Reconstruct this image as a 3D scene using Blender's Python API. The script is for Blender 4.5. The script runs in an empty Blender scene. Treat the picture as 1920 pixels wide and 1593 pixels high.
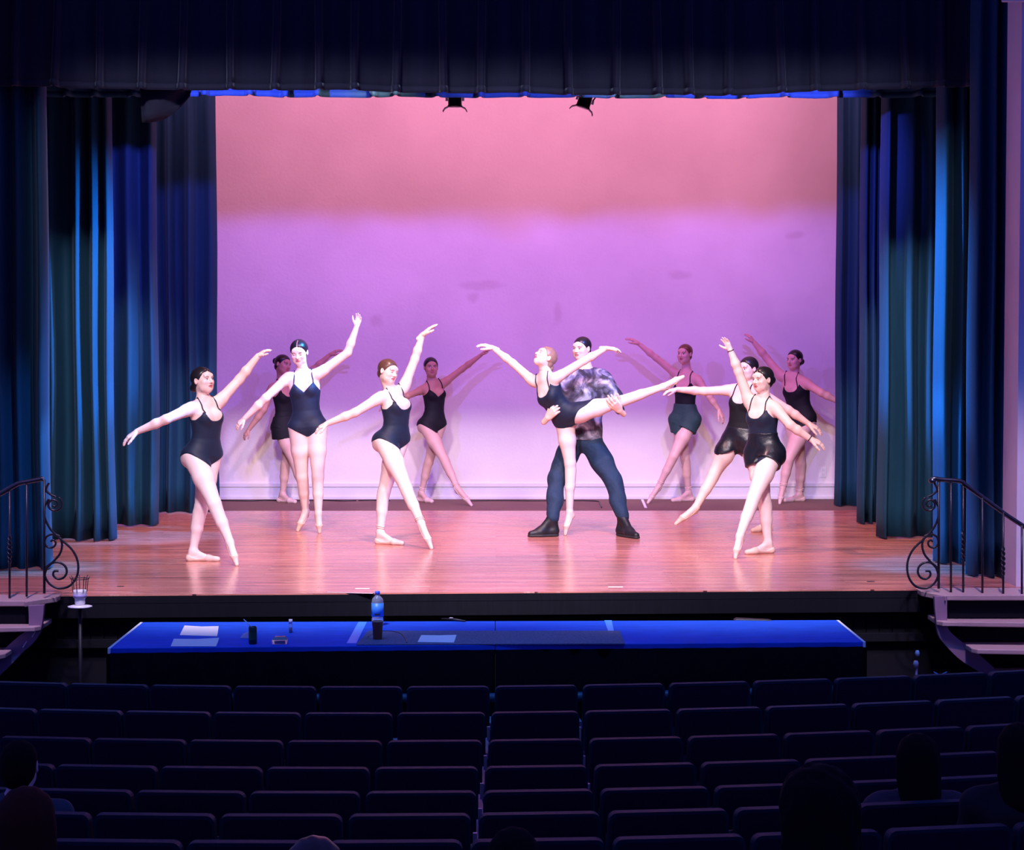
import bpy, math, random
import numpy as np
from mathutils import Vector, Matrix, Euler

SC = bpy.context.scene
COL = SC.collection
random.seed(7)
rng = np.random.default_rng(11)

# ------------------------------------------------------------------ camera
F = 4000.0                      # focal length in pixels of a 1920 x 1593 frame
CAMZ = 3.04                     # eye height above the auditorium floor
ZS = 1.10                       # stage floor height
cam_d = bpy.data.cameras.new('camera')
cam = bpy.data.objects.new('camera', cam_d); COL.objects.link(cam)
cam_d.sensor_fit = 'HORIZONTAL'; cam_d.sensor_width = 36.0
cam_d.lens = F / 1920.0 * 36.0
cam_d.clip_start = 0.1; cam_d.clip_end = 200
cam.location = (0, 0, CAMZ)
cam.rotation_euler = (math.pi/2 - math.atan((796.5-620)/F), 0, -math.atan(30/F))
SC.camera = cam

# ------------------------------------------------------------------ world, exposure
SC.view_settings.view_transform = 'Standard'
SC.view_settings.look = 'None'
SC.view_settings.gamma = 1.0
SC.view_settings.use_curve_mapping = False
SC.view_settings.exposure = 0.0
w = bpy.data.worlds.new('hall_dusk'); SC.world = w; w.use_nodes = True
w.node_tree.nodes['Background'].inputs[0].default_value = (0.10, 0.11, 0.75, 1)
w.node_tree.nodes['Background'].inputs[1].default_value = 0.52

# ------------------------------------------------------------------ stage lighting rig
def spot(name, loc, tgt, watts, color, cone, blend=0.3, size=0.1):
    d = bpy.data.lights.new(name, 'SPOT'); d.energy = watts; d.color = color
    d.spot_size = math.radians(cone); d.spot_blend = blend; d.shadow_soft_size = size
    o = bpy.data.objects.new(name, d); COL.objects.link(o); o.location = loc
    o.rotation_euler = (Vector(tgt) - Vector(loc)).to_track_quat('-Z', 'Y').to_euler()
    return o
def area(name, loc, tgt, watts, color, sx, sy, spread=180):
    d = bpy.data.lights.new(name, 'AREA'); d.energy = watts; d.color = color
    d.shape = 'RECTANGLE'; d.size = sx; d.size_y = sy; d.spread = math.radians(spread)
    o = bpy.data.objects.new(name, d); COL.objects.link(o); o.location = loc
    o.rotation_euler = (Vector(tgt) - Vector(loc)).to_track_quat('-Z', 'Y').to_euler()
    return o
# key lamps on the ceiling bridge in the hall; framing shutters keep them off the valance, whose hem cuts
# their beams low on the back wall
def shutter(lamp, slope, vec=None, e0=0.005, e1=-0.02, side=None):
    """framing shutter: nothing leaves the lamp flatter than dz/dy = -slope (or across the plane vec)"""
    d = lamp.data; d.use_nodes = True; nt = d.node_tree; em = nt.nodes['Emission']
    ge = nt.nodes.new('ShaderNodeNewGeometry'); dt = nt.nodes.new('ShaderNodeVectorMath'); dt.operation = 'DOT_PRODUCT'
    dt.inputs[1].default_value = vec or (0, slope, 1); mr = nt.nodes.new('ShaderNodeMapRange'); mr.interpolation_type = 'SMOOTHSTEP'
    mr.inputs['From Min'].default_value = e0; mr.inputs['From Max'].default_value = e1
    nt.links.new(ge.outputs['Incoming'], dt.inputs[0]); nt.links.new(dt.outputs['Value'], mr.inputs['Value']); out = mr.outputs[0]
    if side:                       # a second blade: passes where the beam direction lies behind the plane
        d2 = nt.nodes.new('ShaderNodeVectorMath'); d2.operation = 'DOT_PRODUCT'; d2.inputs[1].default_value = side
        m2 = nt.nodes.new('ShaderNodeMapRange'); m2.interpolation_type = 'SMOOTHSTEP'; m2.inputs['From Min'].default_value = 0.02; m2.inputs['From Max'].default_value = -0.03
        ml = nt.nodes.new('ShaderNodeMath'); ml.operation = 'MULTIPLY'
        nt.links.new(ge.outputs['Incoming'], d2.inputs[0]); nt.links.new(d2.outputs['Value'], m2.inputs['Value']); nt.links.new(out, ml.inputs[0]); nt.links.new(m2.outputs[0], ml.inputs[1]); out = ml.outputs[0]
    nt.links.new(out, em.inputs['Strength'])
for kx, ktx, kw in ((-2.1, -1.5, 2500), (0.0, 0.0, 650), (2.1, 1.5, 2500)):
    shutter(spot('bridge_key', (kx, 12.0, 6.8 if kx else 6.4), (ktx, 18.7, 1.1), kw, (1.0, 0.81, 0.85), 58 if kx else 48, 0.4, 0.34), 0.36 if kx else 0.29, side=(math.copysign(1, kx), -0.27, 0) if kx else None)
# unseen pink lamps added to brighten the steps and the proscenium edges
for kx in (-3.3, 3.3):
    spot('added_step_light', (kx, 12.6, 7.4), (kx*1.14, 15.9, 0.9), 1300, (1.0, 0.62, 0.86), 20, 0.7, 0.10)
# blue wash from the same bridge over the table, the steps and the front curtains
for kx in (-2.6, 2.6):
    spot('bridge_blue', (kx, 12.2, 7.3), (kx*.75, 14.9, 1.0), 650, (0.07, 0.30, 1.0), 58, 0.6, 0.12)
# violet lamps on the pipe behind the valance; the border drape cuts the top of their beams on the back wall
for kx, kz, ktx, kw in ((-2.3, 5.325, -1.5, 640), (0.3, 5.305, 0.2, 260), (2.5, 5.285, 1.9, 640)):
    spot('pipe_violet', (kx, 18.0, kz), (ktx, 24.6, 3.4), kw, (0.22, 0.13, 1.0), 85, 0.5, 0.03)
# warm lamps on the same pipe
spot('pipe_lamp_left', (-0.75, 18.2, 5.7), (-2.3, 20.6, 1.1), 600, (1.0, 0.50, 0.45), 80, 0.6, 0.06)
spot('pipe_lamp_right', (0.75, 18.2, 5.7), (2.3, 20.6, 1.1), 600, (1.0, 0.50, 0.50), 80, 0.6, 0.06)
# blue lamps crossing the stage on to the curtain folds, shuttered above the dancers' heads
for sd in (-1, 1):
    shutter(spot('pipe_blue', (-1.2*sd, 18.0, 5.2), (3.8*sd, 18.2 if sd > 0 else 19.2, 2.6), 7500, (0.03, 0.33, 1.0), 46, 0.8, 0.08), 0, (.66*sd, 0, 1), -0.01, 0.09, side=(-.25*sd, -1, 0))
    shutter(spot('bridge_curtain', (1.0*sd, 12.2, 7.2), (3.75*sd, 17.6, 1.5), 1800, (0.04, 0.34, 1.0), 15, 0.7, 0.10), 0, (0, -1, 0), side=(sd, -.60, 0))
# narrow blue lamps slipping between the dancers on to the lower folds
spot('pipe_blue_low', (0.5, 19.9, 5.25), (-3.55, 20.2, 1.5), 3200, (0.03, 0.33, 1.0), 24, 0.6, 0.05)
spot('pipe_blue_low', (0.5, 17.3, 5.25), (-3.75, 17.4, 1.5), 3200, (0.08, 0.40, 1.0), 15, 0.6, 0.05)
spot('pipe_blue_low', (-0.5, 17.3, 5.25), (3.75, 17.6, 1.5), 3200, (0.03, 0.33, 1.0), 20, 0.6, 0.05)
spot('added_blue_fill', (2.6, 17.5, 5.4), (-0.6, 19.8, 1.8), 800, (0.04, 0.26, 1.0), 60, 0.7, 0.06)  # unseen fill lamp added for blue highlights on the leotards
# strip of pink cyclorama lamps above the stage
area('cyclorama_strip', (0, 21.8, 6.9), (0, 24.7, 4.8), 270, (1.0, 0.31, 0.56), 10.6, 0.25)

# ------------------------------------------------------------------ geometry helpers
Rcam = cam.rotation_euler.to_matrix()
CAM = Vector((0, 0, CAMZ))
def ray(px, py):
    return Rcam @ Vector(((px-960)/F, (796.5-py)/F, -1.0))
def at(px, py, Y):
    d = ray(px, py); return CAM + d * (Y / d.y)
def onz(px, py, z=ZS):
    d = ray(px, py); return CAM + d * ((z - CAMZ) / d.z)
def X_at(px, Y): return at(px, 800, Y).x
def Z_at(py, Y): return at(960, py, Y).z
def lerp(a, b, t): return a + (b-a)*t

def setp(o, label=None, cat=None, group=None, kind=None):
    if label: o['label'] = label
    if cat: o['category'] = cat
    if group: o['group'] = group
    if kind: o['kind'] = kind
    return o
def empty(name, loc, label=None, cat=None, group=None, kind=None, rz=0.0):
    o = bpy.data.objects.new(name, None); COL.objects.link(o); o.location = loc
    o.rotation_euler = (0, 0, rz); o.empty_display_size = 0.1
    return setp(o, label, cat, group, kind)

class MB:
    """collects vertices and faces for one mesh"""
    def __init__(s): s.v = []; s.f = []; s.smooth = []
    def add(s, vs, fs, smooth=False):
        n = len(s.v); s.v += [tuple(v) for v in vs]
        s.f += [tuple(i+n for i in f) for f in fs]; s.smooth += [smooth]*len(fs); return s
    def box(s, x0, x1, y0, y1, z0, z1):
        vs = [(x, y, z) for z in (z0, z1) for y in (y0, y1) for x in (x0, x1)]
        return s.add(vs, [(0,2,3,1),(4,5,7,6),(0,1,5,4),(2,6,7,3),(0,4,6,2),(1,3,7,5)])
    def hexa(s, b4, t4):
        vs = list(b4)+list(t4)
        return s.add(vs, [(3,2,1,0),(4,5,6,7),(0,1,5,4),(1,2,6,5),(2,3,7,6),(3,0,4,7)])
    def bar(s, p, q, wx, wy, up=(0,0,1)):
        p = Vector(p); q = Vector(q); d = (q-p).normalized(); u = Vector(up)
        if abs(d.dot(u)) > 0.98: u = Vector((0,1,0))
        a = d.cross(u).normalized()*wx/2; b = a.cross(d).normalized()*wy/2
        f = lambda c: [c-a-b, c+a-b, c+a+b, c-a+b]
        return s.hexa(f(p), f(q))
    def tube(s, pts, r, n=8, cap=True):
        pts = [Vector(p) for p in pts]; rs = r if isinstance(r, (list, tuple)) else [r]*len(pts)
        vs = []; fs = []; ref = None
        for i, p in enumerate(pts):
            d = (pts[min(i+1, len(pts)-1)] - pts[max(i-1, 0)]).normalized()
            if ref is None: ref = Vector((0,1,0)) if abs(d.y) < 0.9 else Vector((1,0,0))
            a = d.cross(ref).normalized(); b = a.cross(d).normalized(); ref = b
            for k in range(n):
                t = 2*math.pi*k/n; vs.append(p + (a*math.cos(t) + b*math.sin(t))*rs[i])
        for i in range(len(pts)-1):
            for k in range(n):
                k2 = (k+1) % n; fs.append((i*n+k, i*n+k2, (i+1)*n+k2, (i+1)*n+k))
        s.add(vs, fs, True)
        if cap:
            m = len(s.v) - len(vs); e = m + (len(pts)-1)*n
            s.f.append(tuple(m+k for k in range(n))[::-1]); s.f.append(tuple(e+k for k in range(n))); s.smooth += [False]*2
        return s
    def lathe(s, prof, c=(0,0,0), n=20, smooth=True):
        vs = []; fs = []; m = len(prof)
        for k in range(n):
            t = 2*math.pi*k/n
            for r, z in prof: vs.append((c[0]+r*math.cos(t), c[1]+r*math.sin(t), c[2]+z))
        for k in range(n):
            k2 = (k+1) % n
            for i in range(m-1): fs.append((k*m+i, k2*m+i, k2*m+i+1, k*m+i+1))
        return s.add(vs, fs, smooth)
    def prism(s, outline, off):
        """outline: 3D points of a planar polygon, off: extrusion vector"""
        n = len(outline); off = Vector(off); a = [Vector(p) for p in outline]
        return s.add(a + [p+off for p in a], [tuple(range(n))[::-1], tuple(range(n, 2*n))] + [(i, (i+1)%n, (i+1)%n+n, i+n) for i in range(n)])
    def mesh(s, name):
        me = bpy.data.meshes.new(name); me.from_pydata(s.v, [], s.f); me.update()
        me.polygons.foreach_set('use_smooth', s.smooth)
        return me
    def build(s, name, m, parent=None, bevel=0.0, fix=True):
        me = s.mesh(name)
        if fix:
            import bmesh
            b = bmesh.new(); b.from_mesh(me); bmesh.ops.recalc_face_normals(b, faces=b.faces); b.to_mesh(me); b.free()
        me.materials.append(m)
        o = bpy.data.objects.new(name, me); COL.objects.link(o)
        if parent is not None:
            o.parent = parent
            if not s_local.get('on'): o.matrix_parent_inverse = world_of(parent).inverted()
        if bevel:
            b = o.modifiers.new('bevel', 'BEVEL'); b.width = bevel; b.segments = 2; b.limit_method = 'ANGLE'
        return o
s_local = {}
def world_of(o):
    m = Matrix.LocRotScale(o.location, o.rotation_euler, o.scale)
    if o.parent is not None: m = world_of(o.parent) @ o.matrix_parent_inverse @ m
    return m

# ------------------------------------------------------------------ materials
def mat(name, color, rough=0.6, metal=0.0, noise=None, bump=None, sheen=None, spec=0.5, coat=0.0, transmission=0.0, alpha=1.0):
    m = bpy.data.materials.new(name); m.use_nodes = True
    nt = m.node_tree; b = nt.nodes['Principled BSDF']
    b.inputs['Base Color'].default_value = (*color, 1); b.inputs['Roughness'].default_value = rough
    b.inputs['Metallic'].default_value = metal; b.inputs['Specular IOR Level'].default_value = spec
    b.inputs['Coat Weight'].default_value = coat
    b.inputs['Transmission Weight'].default_value = transmission
    b.inputs['Alpha'].default_value = alpha
    if sheen:
        b.inputs['Sheen Weight'].default_value = sheen[0]; b.inputs['Sheen Roughness'].default_value = sheen[1]
        b.inputs['Sheen Tint'].default_value = (*sheen[2], 1)
    tc = nt.nodes.new('ShaderNodeTexCoord')
    if noise:
        sc, amt = noise[0], noise[1]; stretch = noise[2] if len(noise) > 2 else (1,1,1)
        mp = nt.nodes.new('ShaderNodeMapping'); mp.inputs['Scale'].default_value = stretch
        n = nt.nodes.new('ShaderNodeTexNoise'); n.inputs['Scale'].default_value = sc; n.inputs['Detail'].default_value = 5
        r = nt.nodes.new('ShaderNodeMapRange'); r.inputs['To Min'].default_value = 1-amt; r.inputs['To Max'].default_value = 1+amt
        mx = nt.nodes.new('ShaderNodeMix'); mx.data_type = 'RGBA'; mx.blend_type = 'MULTIPLY'; mx.inputs[0].default_value = 1
        mx.inputs[6].default_value = (*color, 1)
        nt.links.new(tc.outputs['Object'], mp.inputs[0]); nt.links.new(mp.outputs[0], n.inputs['Vector'])
        nt.links.new(n.outputs[0], r.inputs[0]); nt.links.new(r.outputs[0], mx.inputs[7]); nt.links.new(mx.outputs[2], b.inputs['Base Color'])
    if bump:
        n2 = nt.nodes.new('ShaderNodeTexNoise'); n2.inputs['Scale'].default_value = bump[0]; n2.inputs['Detail'].default_value = 4
        bp = nt.nodes.new('ShaderNodeBump'); bp.inputs['Strength'].default_value = bump[1]; bp.inputs['Distance'].default_value = bump[2] if len(bump) > 2 else 0.01
        nt.links.new(tc.outputs['Object'], n2.inputs['Vector']); nt.links.new(n2.outputs[0], bp.inputs['Height']); nt.links.new(bp.outputs[0], b.inputs['Normal'])
    return m

def stage_wood():
    m = bpy.data.materials.new('stage_boards'); m.use_nodes = True; nt = m.node_tree; b = nt.nodes['Principled BSDF']
    N = nt.nodes.new; L = nt.links.new
    tc = N('ShaderNodeTexCoord')
    br = N('ShaderNodeTexBrick'); br.offset = 0.37; br.squash = 1.0
    br.inputs['Scale'].default_value = 1.0; br.inputs['Brick Width'].default_value = 1.35; br.inputs['Row Height'].default_value = 0.062
    br.inputs['Mortar Size'].default_value = 0.0008; br.inputs['Mortar Smooth'].default_value = 0.2; br.inputs['Bias'].default_value = 0.0
    br.inputs['Color1'].default_value = (0.66, 0.26, 0.205, 1); br.inputs['Color2'].default_value = (0.50, 0.175, 0.135, 1); br.inputs['Mortar'].default_value = (0.10, 0.03, 0.025, 1)
    mp = N('ShaderNodeMapping'); mp.inputs['Scale'].default_value = (0.9, 14, 1)
    n = N('ShaderNodeTexNoise'); n.inputs['Scale'].default_value = 2.2; n.inputs['Detail'].default_value = 6
    r = N('ShaderNodeMapRange'); r.inputs['From Min'].default_value = 0.3; r.inputs['From Max'].default_value = 0.7; r.inputs['To Min'].default_value = 0.72; r.inputs['To Max'].default_value = 1.25
    mx = N('ShaderNodeMix'); mx.data_type = 'RGBA'; mx.blend_type = 'MULTIPLY'; mx.inputs[0].default_value = 1
    L(tc.outputs['Object'], br.inputs['Vector']); L(tc.outputs['Object'], mp.inputs[0]); L(mp.outputs[0], n.inputs['Vector'])
    L(n.outputs[0], r.inputs[0]); L(br.outputs['Color'], mx.inputs[6]); L(r.outputs[0], mx.inputs[7])
    # scuffs of worn pale varnish
    mp2 = N('ShaderNodeMapping'); mp2.inputs['Scale'].default_value = (2.2, 9, 1)
    n2 = N('ShaderNodeTexNoise'); n2.inputs['Scale'].default_value = 1.6; n2.inputs['Detail'].default_value = 7; n2.inputs['Roughness'].default_value = 0.65
    r2 = N('ShaderNodeMapRange'); r2.inputs['From Min'].default_value = 0.60; r2.inputs['From Max'].default_value = 0.74
    mx2 = N('ShaderNodeMix'); mx2.data_type = 'RGBA'; mx2.inputs[7].default_value = (0.82, 0.55, 0.46, 1)
    L(tc.outputs['Object'], mp2.inputs[0]); L(mp2.outputs[0], n2.inputs['Vector']); L(n2.outputs[0], r2.inputs[0])
    L(r2.outputs[0], mx2.inputs[0]); L(mx.outputs[2], mx2.inputs[6]); L(mx2.outputs[2], b.inputs['Base Color'])
    r3 = N('ShaderNodeMapRange'); r3.inputs['To Min'].default_value = 0.12; r3.inputs['To Max'].default_value = 0.30
    L(n.outputs[0], r3.inputs[0]); L(r3.outputs[0], b.inputs['Roughness'])
    bp = N('ShaderNodeBump'); bp.inputs['Strength'].default_value = 0.25; bp.inputs['Distance'].default_value = 0.004
    L(br.outputs['Fac'], bp.inputs['Height']); bp.invert = True; L(bp.outputs[0], b.inputs['Normal'])
    return m

def plaster():
    m = bpy.data.materials.new('plaster_wall'); m.use_nodes = True; nt = m.node_tree; b = nt.nodes['Principled BSDF']
    N = nt.nodes.new; L = nt.links.new
    tc = N('ShaderNodeTexCoord')
    n = N('ShaderNodeTexNoise'); n.inputs['Scale'].default_value = 0.9; n.inputs['Detail'].default_value = 8
    cr = N('ShaderNodeValToRGB'); cr.color_ramp.elements[0].position = 0.32; cr.color_ramp.elements[0].color = (0.70, 0.67, 0.68, 1)
    cr.color_ramp.elements[1].position = 0.62; cr.color_ramp.elements[1].color = (0.80, 0.78, 0.78, 1)
    L(tc.outputs['Object'], n.inputs['Vector']); L(n.outputs[0], cr.inputs[0])
    # smudged old repair patches with their own shapes
    last = cr.outputs[0]
    for (px, py, rx, rz) in ((905, 535, .34, .07), (1046, 585, .07, .16), (1275, 515, .16, .07), (1490, 440, .13, .06), (705, 600, .10, .09), (885, 560, .10, .10)):
        c = at(px, py, 24.6)
        mp = N('ShaderNodeMapping'); mp.vector_type = 'POINT'; mp.inputs['Location'].default_value = (-c.x/rx, 0, -c.z/rz); mp.inputs['Scale'].default_value = (1/rx, 0, 1/rz)
        n3 = N('ShaderNodeTexNoise'); n3.inputs['Scale'].default_value = 5; n3.inputs['Detail'].default_value = 3
        ad = N('ShaderNodeVectorMath'); ad.operation = 'MULTIPLY_ADD'; ad.inputs[1].default_value = (1.6, 0, 1.6)
        ln = N('ShaderNodeVectorMath'); ln.operation = 'LENGTH'
        sb = N('ShaderNodeVectorMath'); sb.operation = 'SUBTRACT'; sb.inputs[1].default_value = (0.8, 0, 0.8)
        r = N('ShaderNodeMapRange'); r.inputs['From Min'].default_value = 0.4; r.inputs['From Max'].default_value = 1.0; r.inputs['To Min'].default_value = 0.34; r.inputs['To Max'].default_value = 0
        mx = N('ShaderNodeMix'); mx.data_type = 'RGBA'; mx.inputs[7].default_value = (0.52, 0.42, 0.44, 1)
        L(tc.outputs['Object'], mp.inputs[0]); L(tc.outputs['Object'], n3.inputs['Vector']); L(n3.outputs['Color'], ad.inputs[0]); L(mp.outputs[0], ad.inputs[2])
        L(ad.outputs[0], sb.inputs[0]); L(sb.outputs[0], ln.inputs[0]); L(ln.outputs['Value'], r.inputs[0]); L(r.outputs[0], mx.inputs[0]); L(last, mx.inputs[6]); last = mx.outputs[2]
    L(last, b.inputs['Base Color']); b.inputs['Roughness'].default_value = 0.75
    n2 = N('ShaderNodeTexNoise'); n2.inputs['Scale'].default_value = 28; n2.inputs['Detail'].default_value = 4
    bp = N('ShaderNodeBump'); bp.inputs['Strength'].default_value = 0.25; bp.inputs['Distance'].default_value = 0.012
    L(tc.outputs['Object'], n2.inputs['Vector']); L(n2.outputs[0], bp.inputs['Height']); L(bp.outputs[0], b.inputs['Normal'])
    return m

M = {}
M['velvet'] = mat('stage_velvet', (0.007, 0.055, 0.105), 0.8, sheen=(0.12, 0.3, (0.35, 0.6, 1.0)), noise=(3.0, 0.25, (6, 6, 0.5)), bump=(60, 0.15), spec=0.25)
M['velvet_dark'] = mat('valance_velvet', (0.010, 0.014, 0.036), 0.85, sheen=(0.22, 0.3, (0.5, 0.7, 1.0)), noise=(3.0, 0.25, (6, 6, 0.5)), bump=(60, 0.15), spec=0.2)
M['stage'] = stage_wood()
M['plaster'] = plaster()
M['skirting'] = mat('painted_skirting', (0.72, 0.72, 0.76), 0.5, noise=(4, 0.08))
M['white_wall'] = mat('white_proscenium_paint', (0.78, 0.72, 0.76), 0.6, noise=(2, 0.06))
M['black_wood'] = mat('dark_stained_panelling', (0.005, 0.005, 0.010), 0.85, noise=(5, 0.3, (8, 8, 1)), spec=0.12)
M['carpet'] = mat('dark_auditorium_carpet', (0.012, 0.011, 0.022), 0.95, noise=(40, 0.4))
M['iron'] = mat('black_wrought_iron', (0.02, 0.02, 0.03), 0.35, 0.4)
M['rail_steel'] = mat('worn_handrail', (0.10, 0.10, 0.12), 0.25, 0.9)
M['tread'] = mat('pale_wood_tread', (0.52, 0.36, 0.34), 0.4, noise=(6, 0.2, (1, 8, 1)))
M['stringer'] = mat('mauve_painted_stringer', (0.28, 0.17, 0.26), 0.55, noise=(7, 0.12))
M['black'] = mat('black_paint', (0.01, 0.01, 0.014), 0.5)
M['black_cloth'] = mat('black_table_skirt', (0.002, 0.002, 0.004), 0.95, noise=(9, 0.3), spec=0.05)
M['white'] = mat('white_gloss', (0.85, 0.85, 0.86), 0.4)
M['white_plastic'] = mat('white_plastic', (0.82, 0.82, 0.84), 0.35)

# ------------------------------------------------------------------ the setting
YB = 24.6                                   # back wall
FL = onz(150, 1115); FR = onz(1740, 1104)   # stage lip, slightly skewed as in the photo
def lip_y(x): return FL.y + (FR.y-FL.y)*(x-FL.x)/(FR.x-FL.x)
XW = 5.6
o = MB().add([(-XW, lip_y(-XW), ZS), (XW, lip_y(XW), ZS), (XW, YB, ZS), (-XW, YB, ZS),
              (-XW, lip_y(-XW), ZS-.06), (XW, lip_y(XW), ZS-.06), (XW, YB, ZS-.06), (-XW, YB, ZS-.06)],
             [(0,1,2,3),(7,6,5,4),(0,4,5,1),(1,5,6,2),(2,6,7,3),(3,7,4,0)]).build('stage_floor', M['stage'])
setp(o, 'glossy reddish wooden stage floor the dancers stand on', kind='structure')
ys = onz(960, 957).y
o = MB().box(-XW, XW, ys, YB, ZS-.02, ZS+.0012).build('stage_floor_rear', mat('darker_matte_boards', (.20, .115, .095), .75, noise=(7, .35, (.6, 14, 1)), spec=.25)); setp(o, 'darker matte strip of boards along the back wall', kind='structure')  # rear boards coloured darker and less glossy than the rest of the floor
o = MB().box(-XW, XW, YB, YB+.2, ZS-.06, 7.4).build('wall_back', M['plaster']); setp(o, 'plastered white back wall of the stage lit pink and violet', kind='structure')
sk = Z_at(906, YB)
b_ = MB().box(-XW, XW, YB-.03, YB, ZS, sk-.035); b_.box(-XW, XW, YB-.045, YB, sk-.035, sk)
b_.box(-XW, XW, YB-.055, YB-.03, ZS, ZS+.03)
o = b_.build('baseboard_back', M['skirting']); setp(o, 'pale painted baseboard along the back wall', kind='structure')
for s, nm in ((-1, 'left'), (1, 'right')):
    o = MB().box(min(s*XW, s*(XW+.2)), max(s*XW, s*(XW+.2)), 16.4, YB+.2, 0, 7.4).build('wall_stage_'+nm, M['black_wood']); setp(o, 'dark wing wall at the %s of the stage' % nm, kind='structure')
# auditorium floor, rising towards the camera
zs_prof = [(17.2, 0), (11.0, 0.0), (9.9, 0.03), (8.8, 0.20), (8.15, 0.27), (6.0, 0.55), (2.0, 1.1), (-2.0, 1.5)]
def hall_z(y):
    for (y0, z0), (y1, z1) in zip(zs_prof, zs_prof[1:]):
        if y1 <= y <= y0: return lerp(z0, z1, (y0-y)/(y0-y1))
    return 0.0 if y > 10 else 1.5
b_ = MB()
for (y0, z0), (y1, z1) in zip(zs_prof, zs_prof[1:]):
    b_.hexa([(-8, y0, z0-.2), (8, y0, z0-.2), (8, y1, z1-.2), (-8, y1, z1-.2)], [(-8, y0, z0), (8, y0, z0), (8, y1, z1), (-8, y1, z1)])
o = b_.build('floor', M['carpet']); setp(o, 'dark auditorium floor under the seats', kind='structure')
# stage front: boarded face with a top rail and recessed panels
def front_box(x0, x1, dy0, dy1, z0, z1, mb):
    return mb.hexa([(x0, lip_y(x0)+dy0, z0), (x1, lip_y(x1)+dy0, z0), (x1, lip_y(x1)+dy1, z0), (x0, lip_y(x0)+dy1, z0)],
                   [(x0, lip_y(x0)+dy0, z1), (x1, lip_y(x1)+dy0, z1), (x1, lip_y(x1)+dy1, z1), (x0, lip_y(x0)+dy1, z1)])
o = front_box(-XW, XW, .10, .25, 0, ZS-.06, MB()).build('wall_stage_front', M['black_wood']); setp(o, 'dark boarded front face of the stage', kind='structure')
b_ = front_box(-XW, XW, -.012, .10, ZS-.17, ZS-.062, MB()); front_box(-XW, XW, -.014, -.0005, ZS-.0625, ZS-.010, b_)
t1 = b_.build('trim_1', M['black_wood']); setp(t1, 'dark moulding under the stage lip', kind='structure')
b_ = front_box(-XW, XW, .05, .10, ZS-.40, ZS-.34, MB()); front_box(-XW, XW, .05, .10, 0, .14, b_)
t2 = b_.build('trim_2', M['black_wood']); setp(t2, 'dark horizontal rails on the stage face', kind='structure')
# vertical boards of the face between moulding and rail
xb = -4.4
i = 0
proto = None
while xb < 4.4:
    b_ = front_box(xb, xb+.094, .085, .10, ZS-.34, ZS-.16, MB())
    q = b_.build('board', M['black_wood'], t1); xb += .10
# proscenium piers
xr = X_at(1908, 16.1)
o = MB().box(xr, xr+3.2, 16.1, 16.55, 0, 7.4).build('wall_right', M['white_wall']); setp(o, 'white proscenium wall at the right edge', kind='structure')
xl = X_at(-45, 16.1)
o = MB().box(xl-3.2, xl, 15.9, 16.35, 0, 7.4).build('wall_left', M['white_wall']); setp(o, 'white proscenium wall beyond the left edge', kind='structure')
o = MB().box(xr-.16, xr+3.2, 16.02, 16.08, Z_at(2, 16.05), Z_at(2, 16.05)+.3).build('trim_3', M['white_wall']); setp(o, 'pale proscenium arch edge at top right', kind='structure')
o = MB().box(-XW-.2, XW+.2, 17.2, YB+.2, 7.4, 7.5).build('ceiling', M['black_wood']); setp(o, 'dark ceiling high above the stage', kind='structure')
# wall socket
c = at(1543, 885, YB)
so = empty('wall_socket', c, 'white double power socket low on the back wall', 'socket')
MB().box(c.x-.037, c.x+.037, YB-.008, YB, c.z-.058, c.z+.058).build('plate', M['white_plastic'], so, 0.003)
for dz in (-.026, .026):
    MB().box(c.x-.017, c.x+.017, YB-.011, YB-.006, c.z+dz-.014, c.z+dz+.014).build('outlet', M['skirting'], so)
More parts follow.
